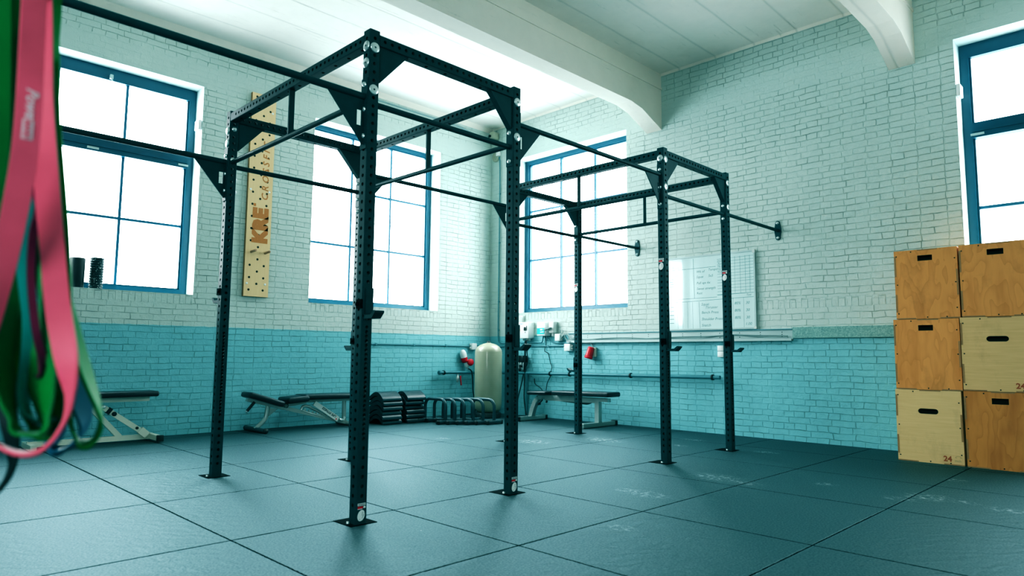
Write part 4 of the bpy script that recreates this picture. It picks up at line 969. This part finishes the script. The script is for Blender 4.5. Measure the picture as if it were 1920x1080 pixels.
for a, b in zip(pts, pts[1:]): m.beam((xc,a[0],a[1]),(xc,b[0],b[1]),.065,.065,up=(0,-.5,1) if a[1]>.3 else (0,1,.3))
m.build('front_leg', M['silver'], t)
m = MB(); m.beam((xc-.27,3.42,.035),(xc+.27,3.42,.035),.07,.05); ff = m.build('front_foot', M['silver'], t)
m = MB(); m.beam((xc,2.245,.325),(xc,2.245,.05),.065,.065,up=(0,1,0)); m.build('rear_leg', M['silver'], t)
m = MB(); m.beam((xc-.36,2.245,.032),(xc+.34,2.245,.032),.065,.05); rf = m.build('rear_foot', M['silver'], t)
for par, yy, xs2 in ((ff,3.42,(-.28,.28)),(rf,2.245,(-.36,.345))):
    for q in xs2:
        m = MB(); m.rbox((xc+q,yy,.032),(.045,.082,.064),.008); m.build('rubber_cap', M['black'] if q > 0 or par is ff else M['white'], par)
m = MB(); m.tube([(xc-.04,3.17,.30),(xc-.06,3.215,.245)], .009, 8); m.lathe([(.022,-.015),(.026,0),(.022,.015)],(xc-.062,3.22,.24),(0,.3,1),10); m.tube([(xc-.03,3.10,.29),(xc-.04,3.105,.26)],.014,8); m.build('locking_knob', M['black'], t)

# ------------------------------------------------------------------ resistance bands hanging near the camera
BO = Vector((-1.83,-1.97,.908)); EH = Vector((.7051,-.7091,0)).normalized(); ED = Vector((.7091,.7051,0)).normalized(); EZ = Vector((0,0,1)); U = .00079; D2 = Vector((.173,.985,0)).normalized()
rk = thing('band_post', 'black steel storage post whose peg carries the hanging resistance bands', 'storage post', (BO - EH*.42)[:2] + (0,))
pc = BO - EH*.42; pc.z = 0
m = MB(); m.box(pc.x-.034,pc.x+.034,pc.y-.034,pc.y+.034,0,1.95); m.box(pc.x-.12,pc.x+.12,pc.y-.12,pc.y+.12,0,.01); m.build('post', M['steel'], rk)
PEGZ = 1.62
m = MB(); a = pc + EZ*PEGZ; m.tube([a, BO+EH*.16+EZ*(PEGZ-BO.z)], .017, 12); m.lathe([(.0003,.006),(.028,.006),(.028,0)], BO+EH*.155+EZ*(PEGZ-BO.z), EH, 12); m.build('peg', M['steel'], rk)
def bpos(a, b, dep):
    # bunch measured from a photo survey point: a, b = bearing right / down, dep = extra distance beyond 1 m
    r = Vector((.70521,.70212,.09847)) + Vector((.70494,-.70922,.00836))*((a-960)/1271.6) + Vector((-.0757,-.06352,.9951))*((540-b)/1271.6)
    return Vector((-2.04058,-3.18467,.90527)) + r*((1+dep)/r.dot(ED))
def band(name, label, mat, width, pts, thick=.005, extra=None):
    """pts: (right, height, depth, twist) along the closed loop in cm-like units of U; twist 0 = flat side to the front, 90 = edge-on"""
    P = [bpos(p[0], p[1], p[2]) for p in pts]; tw = [p[3] for p in pts]
    K = 7; n = len(P); Q = []; T = []
    for i in range(n):
        p0,p1,p2,p3 = P[i-1],P[i],P[(i+1)%n],P[(i+2)%n]
        for j in range(K):
            t=j/K; Q.append(.5*((2*p1)+(p2-p0)*t+(2*p0-5*p1+4*p2-p3)*t*t+(3*p1-p0-3*p2+p3)*t**3)); T.append(tw[i]*(1-t)+tw[(i+1)%n]*t)
    N = len(Q); vs = []
    for i in range(N):
        tg = (Q[(i+1)%N]-Q[i-1]).normalized(); side = tg.cross(D2)
        if side.length < 1e-4: side = EH.copy()
        side.normalize(); a = math.radians(T[i])
        dd = (D2 - tg*D2.dot(tg)).normalized()
        wv = side*math.cos(a) + dd*math.sin(a); nv = tg.cross(wv).normalized()
        h, k_ = width/2, thick/2; T[i] = (wv, nv)
        for (s1, s2) in ((-1,-1),(-.96,-1),(.96,-1),(1,-1),(1,1),(.96,1),(-.96,1),(-1,1)): vs.append(Q[i]+wv*(h*s1)+nv*(k_*s2))
    fs = [(i*8+k, i*8+(k+1)%8, ((i+1)%N)*8+(k+1)%8, ((i+1)%N)*8+k) for i in range(N) for k in range(8)]
    m = MB(); m.add(vs, fs, 0, True)
    o = m.build(name, [mat, M['bandtext']])
    tag(o, label, 'resistance band', 'rubber resistance bands hanging at the left')
    return o, Q, T
TOP = -275
g = 'resistance_band'
# pink band: left strand crosses to the lower left, right strand hangs, bottom curls edge-on
pk, Q, T = band(g, 'pink rubber resistance band with white print, frontmost of the hanging bands', M['pink'], .032,
    [(68,TOP,.02,0),(66,-60,-.02,10),(60,80,-.03,15),(52,230,-.05,8),(38,340,-.05,5),(12,470,-.05,5),(-22,600,-.05,20),(-55,720,-.03,60),(-40,800,-.02,85),(0,836,-.02,90),(45,850,-.02,90),(85,838,-.02,90),(118,795,-.02,90),(131,740,-.02,75),(122,660,-.02,25),(108,570,-.01,3),(97,450,.0,2),(86,320,.0,10),(78,180,.01,25),(76,0,.03,12),(70,-60,.045,0)])
# print on the pink band, laid on the band's own surface
def on_band(al, ac, off=.0008):
    """al = metres down the left strand from the start of the print, ac = metres across"""
    i = 18; 
    while True:
        d = (Q[i+1]-Q[i]).length
        if al <= d or i > 40: break
        al -= d; i += 1
    f = max(0, min(1, al/d)); wv, nv = T[i][0].lerp(T[i+1][0], f), T[i][1].lerp(T[i+1][1], f)
    if nv.dot(D2) > 0: nv = -nv
    if wv.dot(EH) < 0: wv = -wv
    return Q[i].lerp(Q[i+1], f) + wv*ac + nv*(.0025+off)
m = MB()
vs, fs = text_geo('Power', .021, shear=.3, bold=.0006); m.add([on_band(v.x, v.y-.004) for v in vs], fs, 0)
n = 8; m.add([on_band(.050+.030*i/n, c) for i in range(n+1) for c in (-.007,.007)], [(2*i,2*i+1,2*i+3,2*i+2) for i in range(n)], 0)
vs, fs = text_geo('BAND', .0105, bold=.0004); m.add([on_band(.0515+v.x*.95, v.y-.0038, .0015) for v in vs], fs, 1)
m.build('band_print', [M['bandtext'], M['pink']], pk)
band(g, 'wide bright green resistance band whose loop hangs lowest on the left', M['green'], .062,
    [(26,TOP,.05,20),(22,0,.06,35),(20,200,.07,40),(18,400,.06,20),(18,560,.05,25),(26,680,.06,60),(45,765,.06,82),(75,808,.06,90),(108,800,.06,85),(112,740,.07,60),(98,600,.09,30),(88,420,.09,15),(70,200,.10,5),(50,0,.10,0),(40,-60,.09,0)])
band(g, 'green resistance band whose right loop hangs out beyond the pink band', M['green'], .046,
    [(84,TOP,.10,0),(87,-40,.10,15),(90,120,.11,65),(92,300,.11,75),(104,470,.11,72),(131,600,.10,62),(162,700,.10,68),(184,765,.10,78),(188,800,.10,90),(172,828,.10,90),(152,828,.10,90),(134,800,.10,90),(126,740,.10,80),(122,640,.12,60),(104,450,.13,60),(88,200,.13,40),(80,-20,.13,0)])
band(g, 'dark green resistance band at the far left edge, flat towards the camera', M['green2'], .060,
    [(-30,TOP,.0,0),(-24,0,-.01,0),(-26,200,-.01,5),(-26,400,.0,10),(-10,560,.0,25),(0,680,.0,60),(25,790,.0,88),(60,812,.0,90),(86,790,.01,85),(70,660,.03,40),(40,450,.04,15),(14,200,.04,5),(0,0,.04,0)])
band(g, 'green resistance band between the pink band and the left edge, upper part showing', M['green'], .048,
    [(36,TOP,-.0,0),(34,-60,.02,8),(30,100,.03,20),(28,300,.03,12),(40,480,.12,20),(70,620,.12,45),(84,740,.12,80),(96,790,.12,90),(112,770,.12,85),(110,680,.14,40),(98,520,.14,12),(76,300,.13,10),(56,100,.10,5),(44,-60,.06,0)])
band(g, 'teal resistance band, narrow, between the two strands of the pink band', M['tealband'], .022,
    [(60,TOP,.13,0),(62,0,.05,10),(66,250,.04,20),(58,400,.03,10),(48,500,.03,5),(58,590,.03,5),(56,660,.03,15),(44,740,.03,40),(52,780,.03,90),(90,790,.06,90),(116,760,.08,70),(112,640,.10,30),(90,400,.12,15),(74,100,.14,0)])
band(g, 'thin dark purple resistance band hanging in the middle of the bunch', M['purple'], .011,
    [(74,TOP,.0,0),(72,100,.03,0),(66,330,.03,0),(72,390,.02,20),(62,440,.02,20),(58,520,.02,0),(66,610,.02,0),(78,670,.02,20),(77,700,.02,80),(70,690,.04,40),(64,560,.06,0),(68,300,.06,0)], .004)
band(g, 'grey blue resistance band hanging inside the right green loop', M['blueband'], .040,
    [(90,TOP,.16,60),(92,100,.17,80),(98,400,.18,80),(124,610,.18,45),(150,740,.18,35),(158,800,.18,70),(142,826,.18,90),(118,842,.18,80),(100,838,.18,70),(108,760,.2,30),(104,560,.2,40),(88,200,.19,60)])
band(g, 'black resistance band whose loop hangs lowest at the bottom left edge', M['blackband'], .028,
    [(-40,TOP,.07,0),(-44,200,.07,10),(-60,600,.07,20),(-58,800,.07,40),(-40,900,.07,80),(-14,922,.07,85),(8,905,.07,85),(24,868,.07,75),(22,820,.08,50),(6,700,.09,20),(-20,300,.09,5)])

# ------------------------------------------------------------------ light
w = bpy.data.worlds.new('overcast_sky'); SC.world = w; w.use_nodes = True
bgn = w.node_tree.nodes['Background']; nt = w.node_tree
tc = nt.nodes.new('ShaderNodeTexCoord'); sp = nt.nodes.new('ShaderNodeSeparateXYZ'); rp = nt.nodes.new('ShaderNodeValToRGB')
nt.links.new(tc.outputs['Generated'], sp.inputs[0])
mp = nt.nodes.new('ShaderNodeMapRange'); mp.inputs[1].default_value = -1; mp.inputs[2].default_value = 1; nt.links.new(sp.outputs[2], mp.inputs[0]); nt.links.new(mp.outputs[0], rp.inputs[0])
e = rp.color_ramp.elements; e[0].position = .44; e[0].color = (.50,.60,.63,1); e[1].position = .56; e[1].color = (.92,.99,1.0,1)
mz = nt.nodes.new('ShaderNodeMapRange'); mz.inputs[1].default_value = .1; mz.inputs[2].default_value = .9; mz.inputs[3].default_value = 1.0; mz.inputs[4].default_value = .42
nt.links.new(sp.outputs[0], mz.inputs[0]); ml = nt.nodes.new('ShaderNodeMath'); ml.operation = 'MULTIPLY'; ml.inputs[1].default_value = 22.0
nt.links.new(mz.outputs[0], ml.inputs[0]); nt.links.new(ml.outputs[0], bgn.inputs[1]); nt.links.new(rp.outputs[0], bgn.inputs[0])
# ------------------------------------------------------------------ camera
cd_ = bpy.data.cameras.new('camera'); cam = bpy.data.objects.new('camera', cd_); COL.objects.link(cam); SC.camera = cam
R_ = Vector((.70494182,-.70921591,.00835612)); U_ = Vector((-.07570461,-.06352386,.99510478)); F_ = Vector((.70521333,.70212357,.09847154))
cam.matrix_world = Matrix(((R_.x,U_.x,-F_.x,-2.04058),(R_.y,U_.y,-F_.y,-3.18467),(R_.z,U_.z,-F_.z,.90527),(0,0,0,1)))
cd_.sensor_width = 36; cd_.sensor_fit = 'HORIZONTAL'; cd_.lens = 1271.6/1920*36; cd_.clip_start = .05
cd_.dof.use_dof = True; cd_.dof.focus_distance = 6.0; cd_.dof.aperture_fstop = 2.5
# ------------------------------------------------------------------ render look
SC.view_settings.view_transform = 'Standard'; SC.view_settings.look = 'None'; SC.view_settings.exposure = 0.0
vs_ = SC.view_settings; vs_.use_curve_mapping = True; cm = vs_.curve_mapping
def curve(i, pts):
    c = cm.curves[i]
    while len(c.points) < len(pts): c.points.new(.5, .5)
    for p, (x, y) in zip(c.points, pts): p.location = (x, y)
curve(0, [(0,0),(.03,.009),(.10,.066),(.28,.25),(1,1)])
curve(3, [(0,0),(.05,.026),(.16,.135),(.42,.46),(1,1)])
cm.update()
SC.cycles.use_denoising = True
SC.cycles.max_bounces = 10; SC.cycles.diffuse_bounces = 6; SC.cycles.transparent_max_bounces = 12
